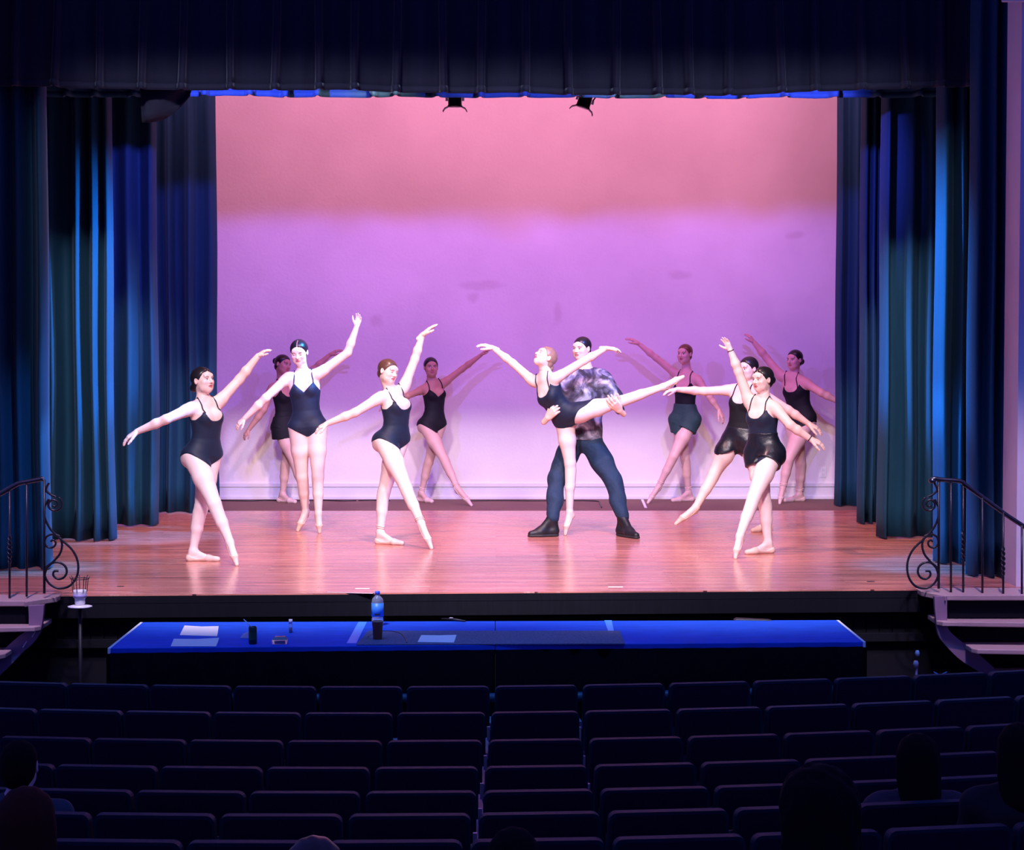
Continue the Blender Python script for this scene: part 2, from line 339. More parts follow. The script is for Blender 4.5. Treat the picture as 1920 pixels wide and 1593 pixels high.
# ------------------------------------------------------------------ curtains
def catmull(pts, n=7):
    out = []
    P = [pts[0]] + list(pts) + [pts[-1]]
    for i in range(1, len(P)-2):
        p0, p1, p2, p3 = [np.array(P[j], float) for j in (i-1, i, i+1, i+2)]
        for k in range(n):
            t = k/n
            out.append(0.5*((2*p1) + (-p0+p2)*t + (2*p0-5*p1+4*p2-p3)*t*t + (-p0+3*p1-3*p2+p3)*t**3))
    out.append(np.array(pts[-1], float)); return out
def curtain(name, ctrl, Y, zb, zt, m, label, seed=0, lean=None, flare=0.35, hem=0.06):
    """ctrl: (pixel x at the hem, depth offset); zb may be a function of x"""
    r = random.Random(seed)
    pts = [(X_at(px, Y), dy) for px, dy in ctrl]
    prof = catmull(pts, 8)
    xm = sum(p[0] for p in pts)/len(pts)
    nz = 15; vs = []; fs = []
    ph = r.random()*6; n = len(prof)
    for j in range(nz):
        t = j/(nz-1)
        for i, (x, dy) in enumerate(prof):
            z0 = zb(x) if callable(zb) else zb
            z = z0 + (zt-z0)*(t**1.15)
            k = 1.0 + flare*(0.35-t)
            xx = xm + (x-xm)*(1 - 0.02*t) + (lean[1]*t if lean else 0)
            xx += 0.012*math.sin(ph + 2.1*z + x*7)*(1-t)
            vs.append((xx, Y + dy*k + 0.012*math.sin(1.7*z + x*9 + ph), z))
    for j in range(nz-1):
        for i in range(n-1):
            a = j*n+i; fs.append((a, a+1, a+n+1, a+n))
    o = MB().add(vs, fs, True)
    ob = o.build(name, m, fix=False)
    so = ob.modifiers.new('thickness', 'SOLIDIFY'); so.thickness = 0.012; so.offset = 0
    setp(ob, label, 'curtain')
    if name == 'stage_curtain': return ob
    # stitched hem band, proud of the cloth
    hv = []; hf = []
    for t in (0.0, 1.0):
        for i, (x, dy) in enumerate(prof):
            z0 = zb(x) if callable(zb) else zb
            k = 1.0 + flare*0.35
            hv.append((xm + (x-xm) + 0.012*math.sin(ph + 2.1*z0 + x*7), Y + dy*k + 0.012*math.sin(1.7*z0 + x*9 + ph), z0 + hem*t))
    for i in range(n-1): hf.append((i, i+1, i+1+n, i+n))
    h = MB().add(hv, hf, True).build('hem', m, ob, fix=False)
    sh = h.modifiers.new('thickness', 'SOLIDIFY'); sh.thickness = 0.018; sh.offset = 0
    return ob
V = M['velvet']; VD = M['velvet_dark']
zf = ZS + .012; ZT = 7.39
# ridges are negative depth (towards the hall); highlights sit on faces turned to the stage centre
curtain('stage_curtain', [(-70,.05),(-45,-.08),(-20,.07),(4,-.07),(22,.06),(40,-.08),(58,.08),(70,.02),(84,-.14),(91,-.02),(86,.16)], 17.35, zf, ZT, V,
        'dark main curtain at the far left edge behind the iron handrail', 1, flare=.3)
curtain('stage_curtain', [(84,.05),(100,-.05),(118,.10),(136,.06),(150,-.13),(161,.02),(168,.10),(180,-.12),(190,.03),(196,.07),(205,-.06),(211,.10)], 19.7, zf, ZT, V,
        'teal curtain leg with two bright blue folds, second from the left', 2)
curtain('stage_curtain', [(186,.06),(200,-.03),(212,.08),(226,.04),(246,-.12),(262,.06),(276,.0),(288,-.08),(294,.10)], 21.2, zf, ZT, V,
        'teal curtain leg with broad folds behind the left dancer\'s outstretched hand', 3)
curtain('stage_curtain', [(284,.06),(296,-.05),(310,.04),(321,-.10),(330,.05),(346,.03),(360,-.12),(368,.04),(384,.02),(398,-.04),(407,.06)], 22.7, zf, ZT, V,
        'dark teal curtain leg framing the left edge of the pink wall', 4)
curtain('stage_curtain', [(1818,.10),(1828,-.06),(1838,.05),(1848,.0),(1856,-.12),(1866,.06),(1876,-.12),(1886,.05),(1897,-.02),(1907,.08),(1930,0)], 16.75, zf, ZT, V,
        'dark main curtain at the far right beside the white proscenium wall', 5)
curtain('stage_curtain', [(1755,.10),(1765,-.10),(1779,-.02),(1788,.09),(1796,-.12),(1805,-.02),(1814,.08),(1822,-.06),(1834,.06)], 17.7, zf, ZT, V,
        'curtain with two wide bright blue folds behind the right handrail', 6)
curtain('stage_curtain', [(1650,.08),(1659,-.12),(1668,.05),(1690,.0),(1706,-.07),(1724,.07),(1742,-.04),(1758,.06),(1775,-.03)], 19.9, zf, ZT, V,
        'dark curtain leg with one pale left edge on the right side', 7)
curtain('stage_curtain', [(1612,.06),(1619,-.10),(1627,.06),(1634,-.08),(1642,.05),(1652,-.05),(1664,.05),(1680,-.04)], 21.4, zf, ZT, V,
        'narrow dark curtain leg, second from the wall on the right', 8)
curtain('stage_curtain', [(1568,.08),(1573,-.08),(1580,-.02),(1590,.04),(1603,-.05),(1616,.04),(1628,-.08),(1640,.05)], 23.5, zf, ZT, V,
        'teal curtain leg framing the right edge of the pink wall', 9)
# valance and border across the top
def bottom(samples, Y):
    s = [(X_at(px, Y), Z_at(py, Y)) for px, py in samples]
    xs = [a for a, b in s]; zs = [b for a, b in s]
    return lambda x: float(np.interp(x, xs, zs))
def pleats(x0, x1, ridges, amp, r):
    """narrow creases at the given pixels, broad shallow bellies between"""
    out = [(x0, 0.0)]
    rr = [q for q in ridges if x0 < q < x1]
    for i, q in enumerate(rr):
        out += [(q-11, .55*amp), (q-3, -amp*.9), (q+4, -amp), (q+10, .4*amp)]
        nx = rr[i+1] if i+1 < len(rr) else x1
        if nx - q > 60: out.append(((q+nx)/2, amp*(.1+.4*r.random())))
    out.append((x1, 0.0)); return out
rr = random.Random(5)
Y1 = 17.05
vb = bottom([(-40,162),(80,162),(108,161),(118,164),(160,166),(240,166),(275,168),(360,169),(430,168),(525,169),(600,168),(660,168),(760,173),(850,174),(980,173),(1060,177),(1150,178),(1250,176),(1330,179),(1400,177),(1520,170),(1600,168),(1700,164),(1760,162),(1850,162)], Y1)
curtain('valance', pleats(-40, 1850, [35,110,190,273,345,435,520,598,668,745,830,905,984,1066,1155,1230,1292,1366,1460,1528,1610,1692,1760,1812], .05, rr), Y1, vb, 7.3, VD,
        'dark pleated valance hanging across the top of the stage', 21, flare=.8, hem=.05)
Y2 = 19.2
vb2 = bottom([(80,182),(300,182),(322,178),(340,181),(400,180),(470,179),(540,183),(600,181),(700,183),(745,180),(800,182),(900,183),(960,181),(1010,183),(1080,181),(1150,184),(1240,182),(1320,184),(1390,184),(1460,181),(1530,183),(1620,181),(1680,182),(1720,180),(1765,181)], Y2)
curtain('border_drape', pleats(86, 1768, [130,185,255,322,390,470,540,600,700,745,820,900,985,1080,1150,1240,1320,1390,1470,1560,1640,1720], .06, rr), Y2, vb2, 7.39, V,
        'blue-lit border drape showing as a strip under the valance', 22, flare=.8, hem=.05)
# loose swag hanging below the border on the left
sw = MB(); vs = []; fs = []
top = [at(px, 160, 17.22) for px in (262, 275, 290, 305, 320, 335, 348, 358)]
bot = [at(px, py, 17.30) for px, py in ((268, 230), (279, 229), (293, 226), (308, 221), (323, 213), (337, 203), (349, 192), (358, 181))]
for j in range(5):
    for i in range(8):
        p = top[i].lerp(bot[i], j/4); p.y += .04*math.sin(j*1.3+i*.9); vs.append(p)
for j in range(4):
    for i in range(7): a = j*8+i; fs.append((a, a+1, a+9, a+8))
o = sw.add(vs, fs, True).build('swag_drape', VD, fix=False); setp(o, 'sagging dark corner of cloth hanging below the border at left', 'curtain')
s_ = o.modifiers.new('thickness', 'SOLIDIFY'); s_.thickness = .012
# batten carrying the lamps
Yb = 20.6; zl = Z_at(170, Yb)
pt = MB().tube([(-4.6, Yb, zl+.28), (4.6, Yb, zl+.28)], .024, 10).build('lighting_batten', M['black']); setp(pt, 'black steel pipe above the stage carrying the lamps', 'pipe')
for x_ in (-3.4, 0, 3.4): MB().tube([(x_, Yb, zl+.28), (x_, Yb, 7.4)], .006, 6).build('hanger_cable', M['black'], pt)
for px, py, tilt, lab in ((853, 198, 0.0, 'black stage lamp hanging straight down, left of the pair'), (1096, 200, 0.32, 'black stage lamp tilted sideways, right of the pair')):
    c = at(px, py, Yb)
    L_ = empty('stage_lamp', (c.x, Yb, zl+.25), lab, 'lamp')
    R_ = Matrix.Translation((c.x, Yb, c.z+.05)) @ Matrix.Rotation(tilt, 4, 'Y')
    def T(mb): mb.v = [tuple(R_ @ Vector(v)) for v in mb.v]; return mb
    T(MB().lathe([(0,.10),(.05,.10),(.062,.07),(.066,-.045),(.072,-.05),(.072,-.062),(.0,-.062)], n=20)).build('lamp_body', M['black'], L_)
    T(MB().lathe([(.0,-.063),(.058,-.063),(.058,-.066),(0,-.066)], n=20)).build('lens', mat('lamp_lens', (.5,.5,.6), .1, spec=.8), L_)
    for s in (-1, 1):
        T(MB().tube([(s*.07,0,.02),(s*.085,0,.06),(s*.085,0,.17),(s*.03,0,.22),(0,0,.22)], .007, 6)).build('yoke_arm', M['black'], L_)
        T(MB().add([(s*.06,-.05,-.055),(s*.06,.05,-.055),(s*.10,.06,-.075),(s*.10,-.06,-.075),(s*.118,-.06,-.105),(s*.118,.06,-.105)], [(0,1,2,3),(3,2,5,4)])).build('barn_door', M['black'], L_).modifiers.new('thickness', 'SOLIDIFY').thickness = .006
        T(MB().box(-.012+s*.078, .012+s*.078, -.012, .012, -.005, .03)).build('knob', M['white_plastic'], L_)
    MB().box(c.x-.02, c.x+.02, Yb-.03, Yb+.03, zl+.22, zl+.31).build('clamp', M['black'], L_)
# ------------------------------------------------------------------ smooth bodies: distance fields and surface nets
A3 = lambda v: np.array((v[0], v[1], v[2]), dtype=np.float64)
def nrm(v): v = np.asarray(v, float); return v/ (np.linalg.norm(v)+1e-12)
class Prim:
    def __init__(s, fn, lo, hi, k, tag='', sub=False): s.fn = fn; s.lo = np.asarray(lo); s.hi = np.asarray(hi); s.k = k; s.tag = tag; s.sub = sub
def cone(a, b, ra, rb, k=.025, tag='', grow=0.0):
    a = A3(a); b = A3(b); ab = b-a; L2 = max(float(ab@ab), 1e-9); ra += grow; rb += grow
    def fn(X, Y, Z):
        x = X-a[0]; y = Y-a[1]; z = Z-a[2]
        t = np.clip((x*ab[0]+y*ab[1]+z*ab[2])/L2, 0, 1)
        return np.sqrt((x-t*ab[0])**2+(y-t*ab[1])**2+(z-t*ab[2])**2) - (ra+(rb-ra)*t)
    R = max(ra, rb)
    return Prim(fn, np.minimum(a, b)-R, np.maximum(a, b)+R, k, tag)
def ell(c, ax, r, k=.02, tag='', sub=False):
    """ellipsoid: ax = 3 unit axes (rows), r = radii"""
    c = A3(c); ax = np.asarray(ax, float); r = np.asarray(r, float)
    def fn(X, Y, Z):
        x = X-c[0]; y = Y-c[1]; z = Z-c[2]
        k0 = 0; k1 = 0
        for i in range(3):
            q = (x*ax[i,0]+y*ax[i,1]+z*ax[i,2])/r[i]; k0 = k0+q*q; k1 = k1+(q/r[i])**2
        k0 = np.sqrt(k0); k1 = np.sqrt(k1)+1e-9
        return k0*(k0-1)/k1
    R = np.abs(ax.T) @ r
    return Prim(fn, c-R, c+R, k, tag, sub)
def smin(a, b, k):
    h = np.clip(.5+.5*(b-a)/k, 0, 1); return b+(a-b)*h - k*h*(1-h)
class Grid:
    def __init__(s, lo, hi, vs):
        s.lo = np.asarray(lo, float); s.vs = vs
        s.n = np.ceil((np.asarray(hi)-s.lo)/vs).astype(int)+1
        s.ax = [(s.lo[i]+vs*np.arange(s.n[i])).astype(np.float32) for i in range(3)]
    def coords(s, sl=None):
        a = s.ax if sl is None else [s.ax[i][sl[i]] for i in range(3)]
        return a[0][:,None,None], a[1][None,:,None], a[2][None,None,:]
    def field(s, prims, margin=.05):
        D = np.full(tuple(s.n), .5, np.float32)
        for p in prims:
            m = margin + p.k
            i0 = np.maximum(np.floor((p.lo-m-s.lo)/s.vs).astype(int), 0); i1 = np.minimum(np.ceil((p.hi+m-s.lo)/s.vs).astype(int)+1, s.n)
            if (i1 <= i0).any(): continue
            sl = tuple(slice(a, b) for a, b in zip(i0, i1))
            d = p.fn(*s.coords(sl)); sub = D[sl]
            D[sl] = -smin(-sub, d, p.k) if p.sub else smin(sub, d, p.k)
        return D
def clip_field(D, g, region, band=.03):
    """intersect with a region, worked out only near and inside the surface"""
    i = np.nonzero(D < band)
    X, Y, Z = (g.ax[k][i[k]] for k in range(3))
    D[i] = np.maximum(D[i], region(X, Y, Z)); return D
def surface(D, g):
    """naive surface nets"""
    ins = D < 0
    nx, ny, nz = D.shape
    cnt = np.zeros((nx-1, ny-1, nz-1), np.uint8)
    off = [(i, j, k) for i in (0,1) for j in (0,1) for k in (0,1)]
    for i, j, k in off: cnt += ins[i:nx-1+i, j:ny-1+j, k:nz-1+k]
    act = (cnt > 0) & (cnt < 8); idx = np.argwhere(act)
    if len(idx) == 0: return np.zeros((0,3)), np.zeros((0,4), int)
    vid = np.full(act.shape, -1, np.int32); vid[act] = np.arange(len(idx))
    val = np.stack([D[idx[:,0]+i, idx[:,1]+j, idx[:,2]+k] for i, j, k in off], 1).astype(float)
    acc = np.zeros((len(idx), 3)); num = np.zeros(len(idx)); offa = np.array(off, float)
    for a in range(8):
        for b in range(a+1, 8):
            if np.abs(offa[a]-offa[b]).sum() != 1: continue
            va, vb = val[:,a], val[:,b]; m = (va < 0) != (vb < 0)
            t = np.where(m, va/(va-vb+1e-12), 0)
            acc += m[:,None]*(offa[a]+(offa[b]-offa[a])*t[:,None]); num += m
    V_ = g.lo + (idx + acc/np.maximum(num, 1)[:,None])*g.vs
    quads = []
    for axis in range(3):
        sl0 = [slice(None)]*3; sl1 = [slice(None)]*3
        sl0[axis] = slice(0, -1); sl1[axis] = slice(1, None)
        o1, o2 = [q for q in range(3) if q != axis]
        a = ins[tuple(sl0)]; b = ins[tuple(sl1)]
        ch = a != b
        e = np.argwhere(ch)
        ok = (e[:,o1] > 0) & (e[:,o2] > 0) & (e[:,o1] < D.shape[o1]-1) & (e[:,o2] < D.shape[o2]-1)
        e = e[ok]
        if len(e) == 0: continue
        def cell(d1, d2):
            q = e.copy(); q[:,o1] += d1; q[:,o2] += d2; return vid[q[:,0], q[:,1], q[:,2]]
        q = np.stack([cell(-1,-1), cell(0,-1), cell(0,0), cell(-1,0)], 1)
        fl = a[e[:,0], e[:,1], e[:,2]]
        if axis == 1: fl = ~fl
        q[~fl] = q[~fl][:, ::-1]
        quads.append(q)
    Q = np.concatenate(quads); Q = Q[(Q >= 0).all(1)]
    return V_, Q
def relax(V_, Q, it=1, lam=.5):
    for _ in range(it):
        s = np.zeros_like(V_); n = np.zeros(len(V_))
        for a, b in ((0,1),(1,2),(2,3),(3,0)):
            np.add.at(s, Q[:,a], V_[Q[:,b]]); np.add.at(s, Q[:,b], V_[Q[:,a]]); np.add.at(n, Q[:,a], 1); np.add.at(n, Q[:,b], 1)
        V_ = V_ + lam*(s/np.maximum(n,1)[:,None] - V_)
    return V_
def big_mesh(name, parts, m, parent=None, colors=None):
    """parts: list of (V, Q); colors: list of (n,3) or None"""
    vs = []; qs = []; n = 0
    for V_, Q in parts: vs.append(V_); qs.append(Q+n); n += len(V_)
    V_ = np.concatenate(vs); Q = np.concatenate(qs)
    me = bpy.data.meshes.new(name)
    me.vertices.add(len(V_)); me.vertices.foreach_set('co', V_.astype(np.float32).ravel())
    me.loops.add(len(Q)*4); me.loops.foreach_set('vertex_index', Q.astype(np.int32).ravel())
    me.polygons.add(len(Q)); me.polygons.foreach_set('loop_start', np.arange(len(Q), dtype=np.int32)*4)
    me.polygons.foreach_set('loop_total', np.full(len(Q), 4, np.int32))
    me.polygons.foreach_set('use_smooth', np.ones(len(Q), bool))
    me.update(calc_edges=True); me.validate()
    if colors is not None:
        c = np.concatenate(colors); a = me.color_attributes.new('tint', 'FLOAT_COLOR', 'POINT')
        a.data.foreach_set('color', np.concatenate([c, np.ones((len(c),1))], 1).astype(np.float32).ravel())
    me.materials.append(m)
    o = bpy.data.objects.new(name, me); COL.objects.link(o)
    if parent is not None: o.parent = parent; o.matrix_parent_inverse = world_of(parent).inverted()
    return o

def skin_mat():
    m = bpy.data.materials.new('skin_and_tights'); m.use_nodes = True; nt = m.node_tree; b = nt.nodes['Principled BSDF']
    at_ = nt.nodes.new('ShaderNodeAttribute'); at_.attribute_name = 'tint'
    tc = nt.nodes.new('ShaderNodeTexCoord'); n = nt.nodes.new('ShaderNodeTexNoise'); n.inputs['Scale'].default_value = 14; n.inputs['Detail'].default_value = 4
    r = nt.nodes.new('ShaderNodeMapRange'); r.inputs['To Min'].default_value = .90; r.inputs['To Max'].default_value = 1.08
    mx = nt.nodes.new('ShaderNodeMix'); mx.data_type = 'RGBA'; mx.blend_type = 'MULTIPLY'; mx.inputs[0].default_value = 1
    nt.links.new(tc.outputs['Object'], n.inputs['Vector']); nt.links.new(n.outputs[0], r.inputs[0])
    nt.links.new(at_.outputs['Color'], mx.inputs[6]); nt.links.new(r.outputs[0], mx.inputs[7]); nt.links.new(mx.outputs[2], b.inputs['Base Color'])
    b.inputs['Roughness'].default_value = .5; b.inputs['Specular IOR Level'].default_value = .35
    return m
M['skin'] = skin_mat()
def hair_mat(name, c):
    m = mat(name, c, .34, noise=(26, .35, (1, 1, 1)), bump=(55, .25, .004), spec=.5); return m
M['hair_black'] = hair_mat('black_hair', (.012, .010, .014))
M['hair_brown'] = hair_mat('brown_hair', (.10, .045, .035))
M['hair_red'] = hair_mat('auburn_hair', (.16, .06, .035))
M['hair_fair'] = hair_mat('fair_hair', (.30, .18, .14))
M['leotard'] = mat('black_leotard_jersey', (.010, .017, .042), .58, sheen=(.12, .4, (.3, .5, 1)), noise=(30, .2), spec=.28)
M['leotard_matte'] = mat('matte_black_leotard', (.006, .007, .012), .7, noise=(30, .2), spec=.25)
M['satin'] = mat('black_satin', (.007, .009, .018), .36, bump=(13, .35, .02), spec=.5)
M['green_shorts'] = mat('dark_green_cotton', (.012, .05, .055), .8, noise=(8, .25), bump=(18, .5, .02))
M['pointe'] = mat('pale_pink_satin_shoe', (.80, .60, .54), .45, noise=(20, .08))
M['slipper'] = mat('flesh_canvas_slipper', (.80, .58, .50), .6, noise=(20, .1))
M['joggers'] = mat('navy_jersey', (.008, .030, .075), .8, noise=(7, .3), bump=(14, .55, .025))
M['trainer'] = mat('black_trainer', (.008, .010, .016), .5, bump=(40, .2))
M['sole'] = mat('black_rubber', (.02, .02, .024), .6)

def tiedye():
    m = bpy.data.materials.new('tie_dyed_cotton'); m.use_nodes = True; nt = m.node_tree; b = nt.nodes['Principled BSDF']
    N = nt.nodes.new; L = nt.links.new; tc = N('ShaderNodeTexCoord')
    n = N('ShaderNodeTexNoise'); n.inputs['Scale'].default_value = 7; n.inputs['Detail'].default_value = 5; n.inputs['Distortion'].default_value = 1.4
    cr = N('ShaderNodeValToRGB'); e = cr.color_ramp.elements; e[0].position = .42; e[0].color = (.035, .03, .05, 1); e[1].position = .66; e[1].color = (.50, .48, .60, 1)
    q = e.new(.52); q.color = (.16, .15, .23, 1)
    L(tc.outputs['Object'], n.inputs['Vector']); L(n.outputs[0], cr.inputs[0]); L(cr.outputs[0], b.inputs['Base Color']); b.inputs['Roughness'].default_value = .8
    n2 = N('ShaderNodeTexNoise'); n2.inputs['Scale'].default_value = 9; n2.inputs['Detail'].default_value = 2
    bp = N('ShaderNodeBump'); bp.inputs['Strength'].default_value = .6; bp.inputs['Distance'].default_value = .03
    L(tc.outputs['Object'], n2.inputs['Vector']); L(n2.outputs[0], bp.inputs['Height']); L(bp.outputs[0], b.inputs['Normal'])
    return m
M['tiedye'] = tiedye()

# torso cross-sections: fraction of crotch-to-neck length, half width, half depth, forward shift
TORSO_F = [(0.00,.060,.055,0),(.06,.120,.085,-.004),(.13,.160,.104,-.008),(.20,.163,.106,-.008),(.30,.140,.096,0),(.41,.120,.085,.006),(.50,.119,.086,.008),
           (.60,.127,.092,.006),(.70,.138,.098,.004),(.80,.142,.092,0),(.88,.138,.078,-.006),(.94,.105,.062,-.010),(1.0,.055,.050,-.010)]
TORSO_M = [(0.00,.070,.065,0),(.08,.135,.10,0),(.18,.165,.112,0),(.30,.160,.11,0),(.42,.150,.104,0),(.55,.160,.108,0),(.68,.178,.118,0),(.80,.188,.118,0),(.88,.185,.10,0),(.94,.13,.075,-.005),(1.0,.065,.058,-.008)]
def torso_prim(C0, N1, W, leftP, leftC, prof, s, grow=0.0, k=.03, tag='torso'):
    """W: mid-spine displacement vector"""
    C0 = A3(C0); N1 = A3(N1); ax = N1-C0; Ln = np.linalg.norm(ax); ax = ax/Ln
    P = np.array(prof); W = A3(W)
    def frame(t):
        l = leftP + (leftC-leftP)*t[..., None] if False else None
    def fn(X, Y, Z):
        x = X-C0[0]; y = Y-C0[1]; z = Z-C0[2]
        h = (x*ax[0]+y*ax[1]+z*ax[2])/Ln; t = np.clip(h, 0, 1)
        bow = 4*t*(1-t)
        # centre line
        cx = ax[0]*Ln*t + W[0]*bow; cy = ax[1]*Ln*t + W[1]*bow; cz = ax[2]*Ln*t + W[2]*bow
        st = t*t*(3-2*t)
        lx = leftP[0]+(leftC[0]-leftP[0])*st; ly = leftP[1]+(leftC[1]-leftP[1])*st; lz = leftP[2]+(leftC[2]-leftP[2])*st
        dl = lx*ax[0]+ly*ax[1]+lz*ax[2]; lx = lx-dl*ax[0]; ly = ly-dl*ax[1]; lz = lz-dl*ax[2]
        nl = np.sqrt(lx*lx+ly*ly+lz*lz); lx = lx/nl; ly = ly/nl; lz = lz/nl
        fx = ly*ax[2]-lz*ax[1]; fy = lz*ax[0]-lx*ax[2]; fz = lx*ax[1]-ly*ax[0]
        w = np.interp(t, P[:,0], P[:,1])*s+grow; d = np.interp(t, P[:,0], P[:,2])*s+grow; sh = np.interp(t, P[:,0], P[:,3])*s
        qx = x-cx-fx*sh; qy = y-cy-fy*sh; qz = z-cz-fz*sh
        u = qx*lx+qy*ly+qz*lz; v = qx*fx+qy*fy+qz*fz
        e = np.sqrt((u/w)**2+(v/d)**2); gr = np.sqrt((u/w**2)**2+(v/d**2)**2)+1e-6
        dist = e*(e-1)/gr; dist = np.where(e < .3, -.7*np.minimum(w, d), dist)
        over = np.maximum(np.maximum(-h, h-1)*Ln, 0)
        return np.where(over > 0, np.sqrt(np.maximum(dist, 0)**2+over**2)+np.minimum(dist, 0)*.0, dist)
    m = .165*s+grow+np.linalg.norm(W)
    pr = Prim(fn, np.minimum(C0, N1)-m, np.maximum(C0, N1)+m, k, tag)
    def local(X, Y, Z):
        x = X-C0[0]; y = Y-C0[1]; z = Z-C0[2]
        h = (x*ax[0]+y*ax[1]+z*ax[2]); t = np.clip(h/Ln, 0, 1); bow = 4*t*(1-t); st = t*t*(3-2*t)
        lx = leftP[0]+(leftC[0]-leftP[0])*st; ly = leftP[1]+(leftC[1]-leftP[1])*st; lz = leftP[2]+(leftC[2]-leftP[2])*st
        nl = np.sqrt(lx*lx+ly*ly+lz*lz); lx = lx/nl; ly = ly/nl; lz = lz/nl
        fx = ly*ax[2]-lz*ax[1]; fy = lz*ax[0]-lx*ax[2]; fz = lx*ax[1]-ly*ax[0]
        qx = x-ax[0]*Ln*t-W[0]*bow; qy = y-ax[1]*Ln*t-W[1]*bow; qz = z-ax[2]*Ln*t-W[2]*bow
        return qx*lx+qy*ly+qz*lz, qx*fx+qy*fy+qz*fz, h      # left, forward, height (metres)
    return pr, local, Ln

def hand_prims(wr, tip, nrm_palm, thumb_side, s=1.0, curl=.25, spread=1.0, grip=0.0):
    """wr->tip gives direction; palm normal; thumb_side: vector towards the thumb"""
    D = nrm(A3(tip)-A3(wr)); Np = A3(nrm_palm); Np = nrm(Np-D*(Np@D)); S = np.cross(D, Np)
    if S @ A3(thumb_side) < 0: S = -S
    W = A3(wr); P = []
    P.append(cone(W-D*.05*s, W, .0205*s, .0240*s, .012, 'hand'))
    kn = []
    for i, (u, ln) in enumerate(((.027,.078), (.009,.083), (-.009,.079), (-.026,.070))):
        k_ = W + D*ln*s + S*u*s - Np*(.004 if i in (1,2) else 0)*s; kn.append(k_)
        P.append(cone(W+D*.012*s+S*u*.55*s, k_, .0155*s, .0120*s, .014, 'hand'))
    P.append(cone(W+D*.03*s+S*.012*s+Np*.006*s, W+D*.06*s-S*.01*s+Np*.004*s, .016*s, .014*s, .016, 'hand'))
    lens = (.070, .078, .072, .056)
    for i in range(4):
        p = kn[i]; L_ = lens[i]*s; a0 = (.10 + curl*(.75+.14*i)); yaw = (.10, .02, -.06, -.14)[i]*spread
        d0 = nrm(D + S*yaw)
        ang = 0
        for j, fr in enumerate((.45, .31, .24)):
            ang += a0*(1.0, 1.1, .7)[j] + grip*(.35, .55, .35)[j]
            d = d0*math.cos(ang) + Np*math.sin(ang); q = p + d*L_*fr
            P.append(cone(p, q, (.0098, .0088, .0080)[j]*s, (.0088, .0080, .0068)[j]*s, .004, 'hand')); p = q
    p = W + D*.018*s + S*.022*s + Np*.006*s
    for j, (ln, ds, dn) in enumerate(((.042, .75, .35), (.032, .50, .35), (.026, .28, .30))):
        q = p + nrm(D*1.0 + S*ds*spread + Np*(dn+grip*.6))*ln*s
        P.append(cone(p, q, (.0150, .0115, .0100)[j]*s, (.0115, .0100, .0080)[j]*s, .008, 'hand')); p = q
    return P

def head_frame(yaw, pitch, roll):
    y, p, r = (math.radians(q) for q in (yaw, pitch, roll))
    f = np.array((math.sin(y)*math.cos(p), -math.cos(y)*math.cos(p), math.sin(p)))
    l = np.array((math.cos(y), math.sin(y), 0.0)); u = np.cross(f, l)
    l2 = l*math.cos(r) + u*math.sin(r); u2 = np.cross(f, l2)
    return l2, f, u2
def head_prims(c, fr, s=1.0, male=False):
    l, f, u = fr; ax = np.array([l, f, u])
    def pt(x, y, z): return A3(c) + (l*x + f*y + u*z)*s
    def E(x, y, z, rx, ry, rz, k=.02, sub=False, tilt=None):
        return ell(pt(x, y, z), ax, (rx*s, ry*s, rz*s), k, 'head', sub)
    j = 1.08 if male else 1.0
    P = [E(0, -.014, .032, .0735, .092, .080), E(0, .030, -.025, .0585*j, .060, .074*j, .03), E(0, .052, -.080, .027*j, .028, .026*j, .03),
         E(.040, .034, -.055, .020*j, .032, .030, .025), E(-.040, .034, -.055, .020*j, .032, .030, .025),
         E(.036, .060, -.018, .024, .022, .022, .02), E(-.036, .060, -.018, .024, .022, .022, .02),
         E(0, .074, .040, .050, .016, .020, .02), E(.025, .081, .024, .022, .010, .007, .010), E(-.025, .081, .024, .022, .010, .007, .010)]
    P += [E(.031, .098, .006, .017, .015, .011, .010, True), E(-.031, .098, .006, .017, .015, .011, .010, True)]
    P += [E(.030, .073, .005, .0150, .0135, .0115, .003), E(-.030, .073, .005, .0150, .0135, .0115, .003)]
    P += [cone(pt(0, .084, .018), pt(0, .104, -.020), .0065*s, .0105*s, .008, 'head'), E(.011, .092, -.024, .0075, .008, .007, .006), E(-.011, .092, -.024, .0075, .008, .007, .006)]
    P += [E(0, .086, -.046, .022, .009, .0055, .004), E(0, .085, -.056, .019, .009, .0065, .004), E(0, .0935, -.0505, .020, .004, .0013, .002, True)]
    for q in (1, -1):
        P += [E(q*.074, -.004, .000, .009, .017, .028, .006), E(q*.081, .002, .002, .006, .009, .016, .004, True)]
    return P, pt

def cut_fn(prims):
    """direct evaluation of a smooth union at points"""
    def f(V_):
        d = np.full(len(V_), .5)
        for p in prims: d = smin(d, p.fn(V_[:,0], V_[:,1], V_[:,2]), p.k)
        return d
    return f
def tag_dist(prims, V_, tags):
    d = np.full(len(V_), 9.0)
    for p in prims:
        if p.tag in tags and not p.sub: d = np.minimum(d, p.fn(V_[:,0], V_[:,1], V_[:,2]))
    return d
def bounds(prims, pad=.02):
    return np.min([p.lo for p in prims], 0)-pad, np.max([p.hi for p in prims], 0)+pad

